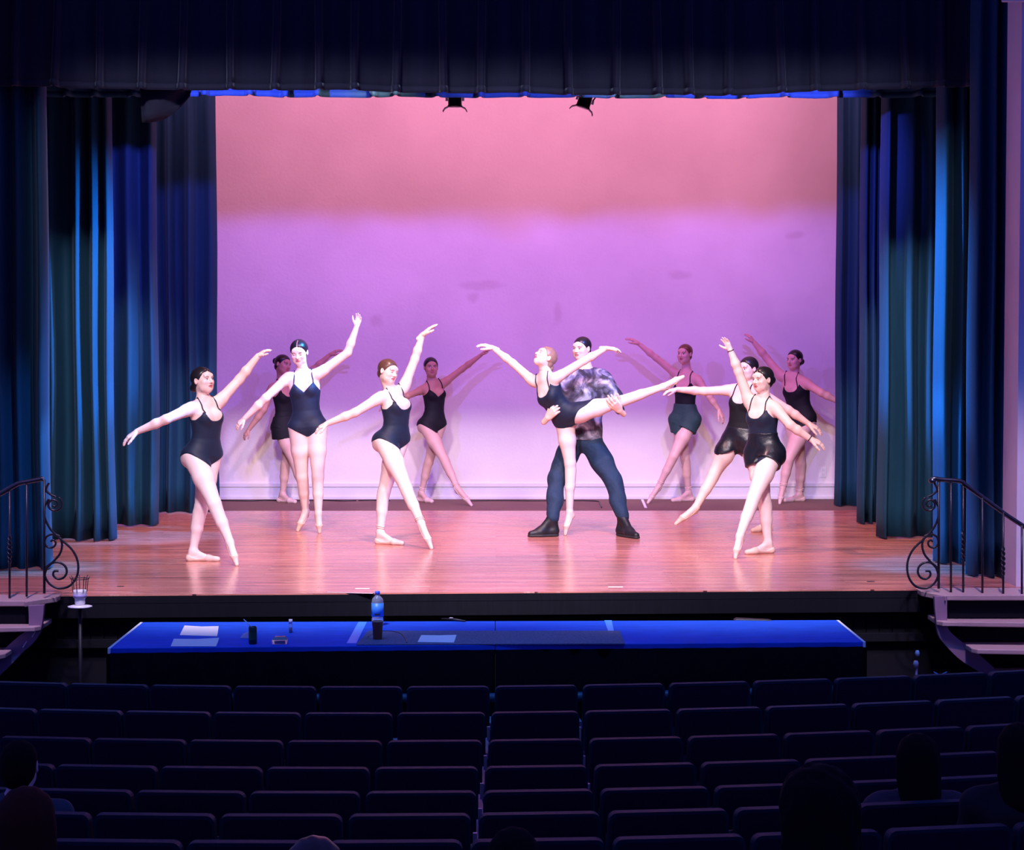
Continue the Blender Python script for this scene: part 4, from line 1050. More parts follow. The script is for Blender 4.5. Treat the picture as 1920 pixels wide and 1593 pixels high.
# ------------------------------------------------------------------ the cast on stage
ML = M['leotard_matte']
PEOPLE = [
 dict(label='ballet dancer in black leotard at far left, arm raised, right toe pointed forward', Y=17.95, yaw=42, neck=(384,752), shL=(408,756), shR=(357,766), hip=(379,852), waist=(386,803),
      head=(380,714), face=(52,8,0), bun=(0,-.108,-.045,.032), hs=1.02, bulk=1.06, parted=True,
      armR=dict(el=(311,786), wr=(257,809), tip=(222,831), sg=(-1,0,0), palm=(0,.2,-1), thumb=(.5,-1,0)),
      armL=dict(el=(449,711), wr=(484,667), tip=(507,650), sg=(1,0,0), palm=(.3,.2,-1), thumb=(0,-1,.3)),
      legR=dict(knee=(402,944), ankle=(431,1016), toe=(444,1058), foot='point', ady=.08, yaw=30, kdy=-.06), legL=dict(knee=(377,953), ankle=(362,1031), heel=(356,1046), toe=(408,1048), foot='flat', yaw=60), shoe=M['slipper']),
 dict(label='tall dancer in V-neck black leotard on tiptoe looking down, left hand raised high', Y=20.5, yaw=0, g=1.06, neck=(569,703), shL=(599,700), shR=(540,708), hip=(577,799), waist=(573,752),
      head=(561,661), face=(-6,-16,3), shut=True, parted=True, vneck=True, neckline=.72, hs=1.0,
      armR=dict(el=(498,746), wr=(458,785), tip=(437,803), sg=(-1,0,0), palm=(.4,.6,-.6), thumb=(0,-1,0)),
      armL=dict(el=(652,661), wr=(669,612), tip=(676,584), sg=(-1,0,0), palm=(-.3,-1,0), thumb=(-1,0,0)),
      legR=dict(knee=(566,893), ankle=(573,958), toe=(558,994), foot='point', ady=.05, yaw=-25), legL=dict(knee=(596,893), ankle=(597,962), toe=(599,997), foot='point', ady=.02, yaw=20), shoe=M['slipper']),
 dict(label='dancer in black skirt half hidden behind the tall tiptoe dancer', Y=24.05, yaw=35, neck=(531,714), shL=(550,722), shR=(510,728), hip=(537,800), head=(530,684), face=(50,-4,-12), skin=(.55,.30,.24), tights=(.66,.44,.38), bun=(0,-.118,.035,.038), vs=.0085,
      cloth=ML, clothes='skirt', armR=dict(el=(494,768), wr=(466,806), tip=(452,825), sg=(-1,0,0), palm=(.4,.6,-.6), thumb=(0,-1,0)), armL=dict(el=(588,692), wr=(619,665), tip=(644,650), sg=(1,0,0), palm=(0,.2,-1), thumb=(0,-1,0)),
      legL=dict(knee=(536,868), ankle=(530,925), heel=(524,937), toe=(560,941), foot='flat', yaw=50), legR=dict(knee=(553,868), ankle=(566,914), toe=(578,943), foot='point', ady=.05, yaw=30)),
 dict(label='brown-haired dancer in black leotard left of centre, left arm high, downcast face', Y=19.45, yaw=42, neck=(736,735), shL=(757,727), shR=(713,745), hip=(734,824), waist=(742,780), head=(727,697), face=(48,-8,-10), shut=True, hair=M['hair_brown'], browc=(.12,.06,.04), bulk=1.05, ribbons=True,
      armR=dict(el=(666,773), wr=(613,794), tip=(584,809), sg=(-1,0,0), palm=(.2,.3,-1), thumb=(.3,-1,0)), armL=dict(el=(778,673), wr=(792,628), tip=(822,601), sg=(1,0,0), palm=(.3,0,-1), thumb=(0,-1,.2), curl=.08),
      legR=dict(knee=(761,914), ankle=(790,981), toe=(809,1027), foot='point', ady=.08, yaw=30, kdy=-.06), legL=dict(knee=(720,922), ankle=(713,997), heel=(709,1014), toe=(756,1018), foot='flat', yaw=60)),
 dict(label='slim dancer in black leotard at the back wall, arm reaching up right', Y=24.05, yaw=25, neck=(811,716), shL=(831,719), shR=(791,731), hip=(810,795), waist=(814,756), head=(808,689), face=(12,2,0), skin=(.50,.27,.20), tights=(.66,.44,.38), bulk=.92, vs=.0085, vneck=True, neckline=.70, cloth=ML, ribbons=True,
      armR=dict(el=(764,742), wr=(728,758), tip=(706,768), sg=(-1,0,0), palm=(0,.2,-1), thumb=(0,-1,0)), armL=dict(el=(866,692), wr=(901,666), tip=(916,653), sg=(1,0,0), palm=(.2,0,-1), thumb=(0,-1,0)),
      legR=dict(knee=(834,863), ankle=(857,914), toe=(884,947), foot='point', ady=.06, yaw=30), legL=dict(knee=(804,866), ankle=(790,922), heel=(786,936), toe=(818,941), foot='flat', yaw=55)),
 dict(label='ballerina on one pointe in arabesque held by the man, face tilted up', Y=20.15, yaw=-38, yaw_h=-42, htilt=24, neck=(1021,704), shL=(1042,709), shR=(1001,716), hip=(1070,780), waist=(1045,760), head=(1022,671), face=(-62,36,0), hair=M['hair_fair'], browc=(.2,.1,.08), shut=True, bun=(0,-.102,-.045,.030), ribbons=False,
      armR=dict(el=(962,681), wr=(924,652), tip=(891,641), sg=(1,0,0), palm=(0,.2,-1), thumb=(0,-1,.2)), armL=dict(el=(1095,676), wr=(1136,653), tip=(1169,655), sg=(-1,0,0), palm=(0,-.3,-1), thumb=(0,-1,-.6)),
      legR=dict(knee=(1069,868), ankle=(1068,959), toe=(1060,1001), foot='point', ady=.03, yaw=-60), legL=dict(knee=(1160,753), ankle=(1243,725,-.02), toe=(1281,706,-.02), foot='air', yaw=-60)),
 dict(label='man in tie-dyed grey shirt and navy joggers supporting the ballerina', Y=20.47, male=True, g=1.10, hs=.93, yaw=-14, neck=(1097,694), shL=(1131,711), shR=(1063,711), hip=(1091,832), head=(1091,654), face=(-36,-2,0), cropped=True, hairoff=.005, clothes='tee', trousers=True, bare=True, skin=(.80,.52,.44), bands=[('L', 0)],
      armL=dict(el=(1158,752,-.08), wr=(1162,769,-.24), tip=(1136,745,-.13), palm=(.1,1,.3), thumb=(1,0,.6), curl=.12, grip=.25), armR=dict(el=(1044,765,-.12), wr=(1027,783,-.30), tip=(1050,757,-.09), palm=(.5,1,0), thumb=(-.2,0,1), curl=.2, grip=.25),
      legL=dict(knee=(1149,898), ankle=(1167,968), heel=(1164,999), toe=(1192,1006), foot='flat', yaw=20), legR=dict(knee=(1044,898), ankle=(1037,968), heel=(1039,1000), toe=(1000,1003), foot='flat', yaw=-40)),
 dict(label='auburn-haired dancer in green shorts at the back wall, right of the couple', Y=24.05, yaw=-28, neck=(1287,699), shL=(1308,711), shR=(1269,703), hip=(1284,786), head=(1284,664), face=(-34,0,0), skin=(.74,.44,.38), tights=(.72,.48,.44), hair=M['hair_red'], browc=(.2,.08,.05), bulk=.96, vs=.0085, cloth=ML, shorts=(M['green_shorts'], .135, .016, .25), ribbons=True, hairoff=.006,
      armR=dict(el=(1230,671), wr=(1197,644), tip=(1172,628), sg=(1,0,0), palm=(0,.2,-1), thumb=(0,-1,0)), armL=dict(el=(1331,744), wr=(1348,769), tip=(1363,795), sg=(-1,0,0), palm=(-.6,.4,-.4), thumb=(-.3,-1,0)),
      legL=dict(knee=(1263,855), ankle=(1236,910), toe=(1215,942), foot='point', ady=.06, yaw=-30, kdy=-.05), legR=dict(knee=(1284,858), ankle=(1291,921), heel=(1297,935), toe=(1257,938), foot='flat', yaw=-55)),
 dict(label='dancer in black shorts reaching left, standing just behind the front right dancer', Y=20.35, yaw=-32, g=1.02, neck=(1399,721), shL=(1424,735), shR=(1373,731), hip=(1388,826), head=(1403,692), face=(-48,-3,0), bulk=1.04, cloth=ML, shorts=(M['satin'], .085, .008, .20),
      armR=dict(el=(1321,733), wr=(1269,730), tip=(1238,735), sg=(0,0,0), palm=(0,.2,-1), thumb=(0,-1,.2)), armL=dict(el=(1478,768), wr=(1516,794), tip=(1550,812), sg=(-1,0,0), palm=(0,.3,-1), thumb=(-.3,-1,0)),
      legR=dict(knee=(1339,888), ankle=(1305,950,-.10), toe=(1267,982,-.12), foot='air', yaw=-50), legL=dict(knee=(1424,902), ankle=(1438,975), heel=(1442,991), toe=(1412,994), foot='flat', yaw=-50), shoe=M['slipper']),
 dict(label='front right dancer in black satin shorts, hair in low bun, one arm raised', Y=18.72, yaw=-38, neck=(1429,748), shL=(1454,765), shR=(1406,756), hip=(1433,848), head=(1430,712), face=(-52,-2,0), bun=(0,-.110,-.005,.036), bulk=1.07, parted=True, shorts=(M['satin'], .120, .011, .25), bands=[('L', 0), ('R', 0)],
      armR=dict(el=(1385,697), wr=(1369,655), tip=(1357,630), sg=(-1,0,0), palm=(-.5,-.6,0), thumb=(-1,0,0), spread=1.5, curl=.1), armL=dict(el=(1482,797), wr=(1520,823), tip=(1555,838), sg=(-1,0,0), palm=(0,.4,-1), thumb=(-.4,-.6,-.6)),
      legL=dict(knee=(1413,933), ankle=(1387,1005), toe=(1379,1045), foot='point', ady=.06, yaw=-30, kdy=-.05), legR=dict(knee=(1433,940), ankle=(1440,1016), heel=(1446,1031), toe=(1401,1035), foot='flat', yaw=-60), shoe=M['slipper']),
 dict(label='dark-haired dancer at the back wall beside the right curtain, arms spread', Y=24.05, yaw=-32, neck=(1486,704), shL=(1507,716), shR=(1465,706), hip=(1499,788), waist=(1497,752), head=(1490,675), face=(-45,-2,0), skin=(.70,.40,.36), tights=(.70,.46,.42), bun=(0,-.118,-.02,.038), bulk=1.14, vs=.0085, cloth=ML, ribbons=True, clothes='leotard', hipcut=.35,
      armR=dict(el=(1437,671), wr=(1413,641), tip=(1398,620), sg=(1,0,0), palm=(.3,.2,-1), thumb=(0,-1,.3)), armL=dict(el=(1540,736), wr=(1572,753), tip=(1590,764), sg=(-1,0,0), palm=(0,.3,-1), thumb=(0,-1,0)),
      legL=dict(knee=(1478,861), ankle=(1468,914), toe=(1462,943), foot='point', ady=.06, yaw=-30, kdy=-.05), legR=dict(knee=(1501,868), ankle=(1499,924), heel=(1505,935), toe=(1473,938), foot='flat', yaw=-55)),
]
import os as _os
CAST = [build_person(S) for S in PEOPLE]
# ------------------------------------------------------------------ stairs and iron railings
def px_path(pts, Y): return [at(x, y, Y) for x, y in pts]
def spiral(cx, cy, r0, r1, a0, a1, n=40):
    out = []
    for i in range(n+1):
        t = i/n; r = lerp(r0, r1, t); a = math.radians(lerp(a0, a1, t)); out.append((cx+r*math.cos(a), cy-r*math.sin(a)))
    return out
def smooth(pts, n=8): return [tuple(p) for p in catmull(pts, n)]
def baluster(root, px, y0, y1, Y, twist=None, r=.0085):
    p = at(px, y0, Y); q = at(px, y1, Y)
    b = MB().tube([p, q], r, 8).build('baluster', M['iron'], root)
    if twist:
        t0, t1 = at(px, twist[0], Y), at(px, twist[1], Y)
        for s in (0, math.pi):
            pts = [t0.lerp(t1, i/40) + Vector((math.cos(s+i*.55), math.sin(s+i*.55), 0))*.012*math.sin(math.pi*i/40)**.4 for i in range(41)]
            MB().tube(pts, .006, 6).build('twist', M['iron'], b)
# right side
Yr = 15.72
rr_ = empty('iron_railing', at(1760, 1103, Yr), 'black wrought iron stair railing with scrolls at the right of the stage', 'railing')
MB().tube(px_path(smooth([(1747,899),(1753,897),(1765,899),(1800,902),(1812,910),(1850,938),(1890,967),(1925,990),(1960,1015)]), Yr), .017, 10).build('handrail', M['rail_steel'], rr_)
MB().lathe([(0,-.02),(.022,-.015),(.03,0),(.022,.015),(0,.02)], at(1748, 901, Yr), 14).build('finial', M['rail_steel'], rr_)
baluster(rr_, 1760, 899, 1103, Yr, r=.010)
baluster(rr_, 1783, 901, 1112, Yr)
baluster(rr_, 1806, 907, 1164, Yr, (990, 1055))
baluster(rr_, 1842, 933, 1168, Yr-.05)
baluster(rr_, 1881, 960, 1215, Yr-.08, (1020, 1085))
baluster(rr_, 1916, 985, 1220, Yr-.10)
def scrolls(root, mx, Y):
    """mx maps the right-hand drawing to either side"""
    f = lambda pts: px_path([(mx(x), y) for x, y in pts], Y)
    R = .0085
    MB().tube(f(smooth([(1758,903),(1752,912),(1755,920),(1748,928),(1738,936),(1732,948),(1735,957),(1743,958),(1751,951),(1750,941),(1742,936)])[0:0] + smooth([(1752,905),(1757,918),(1750,926),(1740,931)])), R, 8).build('scroll', M['iron'], root)
    MB().tube(f(spiral(1743, 945, 15, 3, 120, 120+560)), R, 8).build('scroll', M['iron'], root)
    MB().tube(f(smooth([(1752,935),(1760,952),(1759,970),(1749,992),(1732,1010),(1712,1030),(1702,1052),(1702,1075),(1710,1092),(1722,1101),(1738,1102),(1752,1093),(1759,1078),(1758,1066),(1748,1056),(1735,1054),(1724,1061),(1721,1072),(1726,1082),(1736,1085),(1744,1079),(1743,1071),(1735,1070)], 7)), R, 8).build('scroll', M['iron'], root)
    MB().tube(f(smooth([(1732,1008),(1729,1022),(1733,1038),(1744,1052),(1755,1064),(1759,1076)], 7)), R, 8).build('scroll', M['iron'], root)
    MB().tube(f(smooth([(1733,1005),(1744,1001),(1756,1006),(1759,1018),(1753,1026),(1744,1025),(1740,1018),(1744,1012),(1749,1015)], 7)), R*.9, 8).build('scroll', M['iron'], root)
scrolls(rr_, lambda x: x, Yr)
st = empty('stage_stairs', at(1800, 1160, 15.5) * 1.0, 'mauve stage steps with pale treads at the right', 'stairs')
def slab(pts, Y0, z, th, root, name, m):
    return MB().prism([(x, y, z-th) for x, y in pts], (0, 0, th)).build(name, m, root, .006)
def tread_r(px, z, Yf, run, root, mirror=1, back=15.85):
    x0 = X_at(px, Yf)
    return slab([(x0, Yf+.06), (x0+.03*mirror, Yf), (x0+mirror*(run-.25), Yf-.09), (x0+mirror*(run-.2), Yf-.05), (x0+mirror*run, Yf-.05), (x0+mirror*run, back), (x0, back)], Yf, z, .035, root, 'tread', M['tread'])
slab([(X_at(1737,15.66), 15.80), (X_at(1776,15.5), 15.50), (X_at(1780,15.5), 15.55), (4.6, 15.55), (4.6, 16.0), (X_at(1737,15.66), 16.0)], 0, ZS+.004, .04, st, 'landing', M['tread'])
tread_r(1763, Z_at(1166, 15.45), 15.45, 1.3, st); tread_r(1829, Z_at(1218, 15.25), 15.25, 1.3, st); tread_r(1901, Z_at(1276, 15.05), 15.05, 1.2, st)
def stringer(root, curve_out, curve_in, Y):
    o_ = px_path(smooth(curve_out, 6), Y); i_ = px_path(smooth(curve_in, 6), Y)
    n = len(o_); mb = MB(); vs = []
    for a, b in zip(o_, i_): vs += [a, b, a+Vector((0,.05,0)), b+Vector((0,.05,0))]
    fs = []
    for k in range(n-1):
        a = 4*k; b = a+4
        fs += [(a, a+1, b+1, b), (a+2, b+2, b+3, a+3), (a, b, b+2, a+2), (a+1, a+3, b+3, b+1)]
    fs += [(0, 2, 3, 1), (4*(n-1), 4*(n-1)+1, 4*(n-1)+3, 4*(n-1)+2)]
    mb.add(vs, fs, False).build('stringer', M['stringer'], root)
stringer(st, [(1752,1118),(1754,1150),(1759,1188),(1772,1208),(1800,1236),(1840,1262),(1880,1290),(1930,1330),(1990,1372)], [(1776,1118),(1776,1150),(1778,1178),(1800,1200),(1830,1222),(1862,1250),(1890,1282),(1930,1318),(1990,1350)], 15.52)
for z0, z1, px in ((ZS-.17, ZS-.04, 1782), (ZS-.36, ZS-.21, 1800), (ZS-.56, ZS-.40, 1860)):
    MB().box(X_at(px, 15.6), 4.6, 15.60, 15.64, z0, z1).build('riser', M['black_wood'], st)  # dark boards paint in the shade under the treads
# left side
Yl = 15.42
rl_ = empty('iron_railing', at(83, 1110, Yl), 'black wrought iron stair railing with scrolls at the left of the stage', 'railing')
MB().tube(px_path(smooth([(-40,946),(0,926),(20,914),(36,906),(56,902),(81,897)]), Yl), .017, 10).build('handrail', M['rail_steel'], rl_)
baluster(rl_, 83, 899, 1112, Yl, r=.010); baluster(rl_, 50, 904, 1118, Yl); baluster(rl_, 18, 917, 1172, Yl, (1000, 1060)); baluster(rl_, -14, 934, 1176, Yl)
scrolls(rl_, lambda x: 83 + (1760-x)*1.08, Yl)
sl = empty('stage_stairs', at(40, 1170, 15.2), 'mauve stage steps with pale treads at the left', 'stairs')
slab([(X_at(98,15.4), 15.50), (X_at(48,15.3), 15.22), (X_at(44,15.3), 15.27), (-4.4, 15.27), (-4.4, 15.62), (X_at(98,15.4), 15.66)], 0, ZS+.004, .04, sl, 'landing', M['tread'])
tread_r(69, Z_at(1174, 15.15), 15.15, 1.0, sl, -1, 15.60); tread_r(2, Z_at(1226, 14.95), 14.95, .8, sl, -1, 15.60)
stringer(sl, [(82,1134),(80,1160),(75,1185),(62,1205),(40,1225),(10,1256),(-30,1290),(-70,1320)], [(53,1136),(54,1160),(52,1180),(38,1190),(15,1210),(-12,1236),(-45,1268),(-80,1300)], 15.22)
for z0, z1, px in ((ZS-.19, ZS-.04, 50), (ZS-.38, ZS-.23, 40)):
    MB().box(-4.4, X_at(px, 15.3), 15.30, 15.34, z0, z1).build('riser', M['black_wood'], sl)  # shade below the left treads, put in as dark boards too
for a, b in (((66, 1184), (60, 1194)), ((50, 1202), (43, 1213))):
    MB().bar(at(*a, 15.20), at(*b, 15.20), .012, .006).build('tape_mark', M['white'], sl)
# caged work light on its stand, left of the table
c = at(150, 1138, 15.25); gl = empty('work_light', (c.x, 15.25, 0), 'white work lamp in a wire cage on a black pole at the left stage edge', 'lamp')
cc = (c.x, 15.25, c.z)
MB().lathe([(0,0),(.085,0),(.088,.008),(.05,.016),(0,.016)], cc, 20).build('tray', M['white_plastic'], gl)
MB().lathe([(0,.016),(.032,.018),(.038,.03),(.036,.05),(.044,.085),(.050,.115),(.046,.125),(0,.125)], cc, 20).build('socket_cup', M['white_plastic'], gl)
MB().lathe([(.0445,.07),(.0475,.07),(.0500,.094),(.0470,.094)], cc, 20).build('cup_band', mat('lilac_band', (.35,.30,.6), .4), gl)
for k in range(7):
    a = 2*math.pi*k/7
    MB().tube([(cc[0]+.05*math.cos(a), cc[1]+.05*math.sin(a), cc[2]+.11), (cc[0]+.06*math.cos(a), cc[1]+.06*math.sin(a), cc[2]+.20), (cc[0]+.074*math.cos(a), cc[1]+.074*math.sin(a), cc[2]+.225)], .003, 5).build('cage_wire', M['iron'], gl)
MB().tube([(cc[0]+.066*math.cos(a), cc[1]+.066*math.sin(a), cc[2]+.205) for a in np.linspace(0, 2*math.pi, 25)], .003, 5, cap=False).build('cage_ring', M['iron'], gl)
MB().tube([(cc[0], cc[1], .03), (cc[0], cc[1], cc[2])], .014, 10).build('pole', M['black'], gl)
MB().lathe([(0,0),(.17,0),(.17,.02),(.03,.035),(0,.035)], (cc[0], cc[1], 0), 24).build('base', M['black'], gl)

# ------------------------------------------------------------------ the long blue table in front of the stage
ZT_ = 1.0
M['table_blue'] = mat('blue_laminate', (.012, .085, .60), .85, spec=.12, noise=(5, .3, (1, 3, 1)), bump=(30, .05))
M['paper'] = mat('paper', (.80, .78, .82), .8, noise=(5, .04))
M['tape'] = mat('blue_tape', (.01, .30, .90), .5)
M['mat_grey'] = mat('speckled_grey_mat', (.11, .12, .22), .95, noise=(90, .9), bump=(120, .6))
M['brown_card'] = mat('brown_card', (.34, .13, .06), .7, noise=(10, .15))
M['clear'] = mat('clear_plastic', (.75, .85, .95), .08, transmission=.75, spec=.5)
M['blue_label'] = mat('blue_bottle_label', (.06, .30, .78), .4)
M['can'] = mat('dark_green_can', (.015, .05, .035), .3, .4)
tl, tr = onz(207, 1215, ZT_), onz(1618, 1203, ZT_); bl, br_ = onz(268, 1166, ZT_), onz(1568, 1162, ZT_)
for k in range(2):
    a0, a1 = (0, .5065) if k == 0 else (.5065, 1)
    f0, f1 = tl.lerp(tr, a0), tl.lerp(tr, a1); r0, r1 = bl.lerp(br_, a0), bl.lerp(br_, a1)
    if k == 0: f1.x -= .003; r1.x -= .003
    T_ = empty('folding_table', (f0+f1+r0+r1)/4 - Vector((0, 0, ZT_)), ('long blue-topped table with white left edge, left half of the pair' if k == 0 else 'long blue-topped table with white right edge, right half of the pair'), 'table')
    dn = Vector((0, 0, -.035))
    MB().hexa([f0+dn, f1+dn, r1+dn, r0+dn], [f0, f1, r1, r0]).build('table_top', M['table_blue'], T_, .004)
    e0, e1 = (f0, r0) if k == 0 else (f1, r1); sx = Vector((-.018 if k == 0 else .018, 0, 0))
    MB().hexa([e0+dn, e0+sx+dn, e1+sx+dn, e1+dn], [e0, e0+sx, e1+sx, e1]).build('white_edge', M['white'], T_)
    # pleated black skirt round the front and outer end
    vs = []; fs = []; n = 90
    for j, z in enumerate((.02, .5, ZT_-.03)):
        for i in range(n+1):
            p = f0.lerp(f1, i/n); vs.append((p.x, p.y-.012-.012*math.sin(i*.9)-.010*(1-j/2)*math.sin(i*.9+1), z))
    for j in range(2):
        for i in range(n): a = j*(n+1)+i; fs.append((a, a+1, a+n+2, a+n+1))
    MB().add(vs, fs, True).build('skirt', M['black_cloth'], T_, fix=False).modifiers.new('thickness', 'SOLIDIFY').thickness = .006
    MB().hexa([e0+Vector((sx.x*1.5,0,-.98)), e0+Vector((0,0,-.98)), e1+Vector((0,0,-.98)), e1+Vector((sx.x*1.5,0,-.98))], [e0+Vector((sx.x*1.5,0,-.036)), e0+Vector((0,0,-.036)), e1+Vector((0,0,-.036)), e1+Vector((sx.x*1.5,0,-.036))]).build('skirt_end', M['black_cloth'], T_)
    for p in (f0.lerp(r0, .15)+Vector((.12,0,0)), f1.lerp(r1, .15)-Vector((.12,0,0)), f0.lerp(r0, .85)+Vector((.12,0,0)), f1.lerp(r1, .85)-Vector((.12,0,0))):
        MB().tube([(p.x, p.y, 0), (p.x, p.y, ZT_-.03)], .016, 8).build('leg', M['iron'], T_)
def T3(px, py, dz=0): return onz(px, py, ZT_) + Vector((0, 0, dz))
def sheet(quad, label, name='paper_sheet', m=None, cat='paper', th=.002, curl=0, z=.0015):
    p = [T3(*q, z) for q in quad]; vs = []; fs = []; n = 6
    for j in range(n+1):
        for i in range(n+1):
            a = p[0].lerp(p[1], i/n); b = p[3].lerp(p[2], i/n); q = a.lerp(b, j/n).copy(); q.z += curl*max(0, i/n+j/n-1.5)*.02; vs.append(q)
    for j in range(n):
        for i in range(n): a = j*(n+1)+i; fs.append((a, a+1, a+n+2, a+n+1))
    o = MB().add(vs, fs).build(name, m or M['paper'], fix=False); s_ = o.modifiers.new('thickness', 'SOLIDIFY'); s_.thickness = th; s_.offset = 1
    return setp(o, label, cat)
sheet([(337,1191),(407,1193),(410,1177),(346,1173)], 'upper of two white paper sheets on the left of the blue table', curl=1)
sheet([(320,1212),(405,1212),(411,1199),(326,1198)], 'lower of two white paper sheets on the left of the blue table', curl=1)
sheet([(783,1206),(851,1207),(856,1194),(790,1193)], 'white paper sheet lying on the speckled mat', curl=.5, z=.0085)
sheet([(668,1210),(1172,1208),(1162,1184),(690,1184)], 'grey speckled rubber mat on the front edge of the blue table', 'rubber_mat', M['mat_grey'], 'mat', .006)
sheet([(650,1206),(668,1206),(688,1166),(672,1166)], 'strip of bright blue tape on the table, left of the mat', 'tape_strip', M['tape'], 'tape', .001)
sheet([(1140,1183),(1151,1183),(1147,1163),(1133,1163)], 'short strip of bright blue tape behind the right end of the mat', 'tape_strip', M['tape'], 'tape', .001)
# dark can with a pen leaning in it
c = T3(474, 1207); k_ = empty('drink_can', c, 'dark green can on the left of the blue table', 'can')
MB().lathe([(0,0),(.024,0),(.027,.006),(.027,.108),(.023,.116),(.022,.113),(0,.113)], c, 18).build('can_body', M['can'], k_)
MB().lathe([(.0275,.03),(.0275,.08)], c, 18).build('can_print', mat('green_print', (.03,.12,.06), .35, .3), k_)
MB().tube([c+Vector((.004,0,.10)), c+Vector((-.062,.03,.158))], .0035, 6).build('straw', M['white_plastic'], k_)
c = T3(459, 1196); MBk = MB().hexa([c+Vector((-.035,-.01,0)), c+Vector((.03,-.02,0)), c+Vector((.035,.03,0)), c+Vector((-.02,.03,0))], [c+Vector((-.01,0,.03)), c+Vector((.025,-.01,.045)), c+Vector((.03,.02,.04)), c+Vector((0,.02,.03))])
setp(MBk.build('crumpled_wrapper', mat('foil_wrapper', (.5,.5,.65), .4, .5), None, .004), 'small crumpled foil wrapper behind the dark green can', 'wrapper')
# small clear glass and clear box
c = T3(545, 1186); k_ = empty('small_bottle', c, 'small clear vial standing near the back of the blue table', 'bottle')
MB().lathe([(0,0),(.012,0),(.012,.06),(.008,.066),(0,.066)], c, 14).build('vial', M['clear'], k_)
MB().lathe([(0,.066),(.013,.066),(.013,.092),(0,.092)], c, 14).build('cap', M['white_plastic'], k_)
MB().lathe([(0,.004),(.010,.004),(.010,.035),(0,.035)], c, 12).build('contents', M['brown_card'], k_)
c = T3(525, 1207); k_ = empty('snack_box', c, 'clear plastic box with brown food left of the bottle', 'box')
MB().hexa([c+Vector(q) for q in ((-.046,-.02,0),(.046,-.02,0),(.04,.05,0),(-.04,.05,0))], [c+Vector(q) for q in ((-.052,-.026,.03),(.052,-.026,.03),(.046,.056,.03),(-.046,.056,.03))]).build('tray', M['clear'], k_)
MB().hexa([c+Vector(q) for q in ((-.05,-.025,.03),(.05,-.025,.03),(.045,.055,.03),(-.045,.055,.03))], [c+Vector(q) for q in ((-.035,-.01,.048),(.035,-.01,.048),(.03,.04,.048),(-.03,.04,.048))]).build('lid', M['clear'], k_)
MB().hexa([c+Vector(q) for q in ((-.036,-.012,.003),(.036,-.012,.003),(.03,.035,.003),(-.03,.035,.003))], [c+Vector(q) for q in ((-.036,-.012,.022),(.036,-.012,.026),(.03,.035,.024),(-.03,.035,.02))]).build('food', M['brown_card'], k_, .004)
# water bottle and paper cup
c = T3(708, 1172); k_ = empty('water_bottle', c, 'large water bottle with blue label and blue cap on the table', 'bottle')
MB().lathe([(0,0),(.036,0),(.041,.008),(.041,.05),(.038,.056),(.041,.062),(.041,.165),(.036,.185),(.018,.205),(.014,.21),(.014,.222),(0,.222)], c, 24).build('bottle_body', M['clear'], k_)
MB().lathe([(.0418,.064),(.0424,.064),(.0424,.158),(.0418,.158)], c, 24).build('label_band', M['blue_label'], k_)
MB().box(c.x-.018, c.x+.018, c.y-.0445, c.y-.041, c.z+.075, c.z+.085).build('label_print', M['black'], k_)
MB().lathe([(0,.218),(.017,.218),(.017,.238),(0,.24)], c, 16).build('cap', mat('blue_cap', (.05,.15,.75), .4), k_)
c = T3(708, 1200); k_ = empty('paper_cup', c, 'brown paper cup standing on the mat in front of the bottle', 'cup')
MB().lathe([(0,0),(.028,0),(.036,.125),(.038,.128),(.034,.128),(.027,.006),(0,.006)], c, 20).build('cup_body', M['brown_card'], k_)
MB().lathe([(.0365,.122),(.040,.126),(.0365,.130),(.0345,.126),(.0365,.122)], c, 20).build('rim', mat('cup_rim', (.45,.28,.2), .6), k_)
pts = [T3(*q, .007) for q in smooth([(690,1196),(705,1187),(730,1185),(750,1189),(760,1199),(763,1207)])]
setp(MB().tube(pts, .004, 6).build('cable', M['black']), 'thin black cable looping across the mat beside the cup', 'cable')
o = MB().tube([T3(828,1162,.008), T3(850,1164,.012), T3(873,1166,.008)], [.006,.010,.006], 8).build('marker_pen', M['black']); setp(o, 'black pen lying at the back edge of the blue table', 'pen')
MB().box(T3(846,1163).x-.012, T3(846,1163).x+.012, T3(846,1163).y-.014, T3(846,1163).y+.0, ZT_+.018, ZT_+.022).build('clip', M['white_plastic'], o)
c0, c1 = T3(1375,1162,0), T3(1448,1163,0)
o = MB().hexa([c0+Vector((0,-.02,0)), c1+Vector((0,-.02,0)), c1+Vector((0,.04,0)), c0+Vector((0,.04,0))], [c0+Vector((.02,-.01,.012)), c1+Vector((-.03,-.01,.008)), c1+Vector((-.02,.03,.008)), c0+Vector((.02,.03,.016))]).build('flat_case', M['black'], None, .004); setp(o, 'long flat black object at the back right of the blue table', 'case')
# bits on the stage floor: tape marks and cables along the wall
def floor_strip(a, b, wd, m, label, name='tape_mark', cat='tape'):
    p, q = onz(*a, ZS), onz(*b, ZS); d = (q-p).normalized(); n_ = Vector((-d.y, d.x, 0))*wd/2; up_ = Vector((0,0,.0015))
    o = MB().hexa([p-n_, q-n_, q+n_, p+n_], [p-n_+up_, q-n_+up_, q+n_+up_, p+n_+up_]).build(name, m); return setp(o, label, cat)
floor_strip((1204,936),(1211,952),.03, M['white'], 'white tape mark on the floor by the auburn-haired dancer\'s toe')
floor_strip((614,1110),(700,1112),.05, M['tread'], 'pale wooden strip lying along the stage lip', 'wood_strip', 'strip')
floor_strip((1140,1100),(1168,1100),.03, M['white'], 'short white tape mark near the stage lip, right of centre')
floor_strip((666,1103),(693,1103),.03, M['white'], 'short white tape mark near the stage lip, above the bottle')
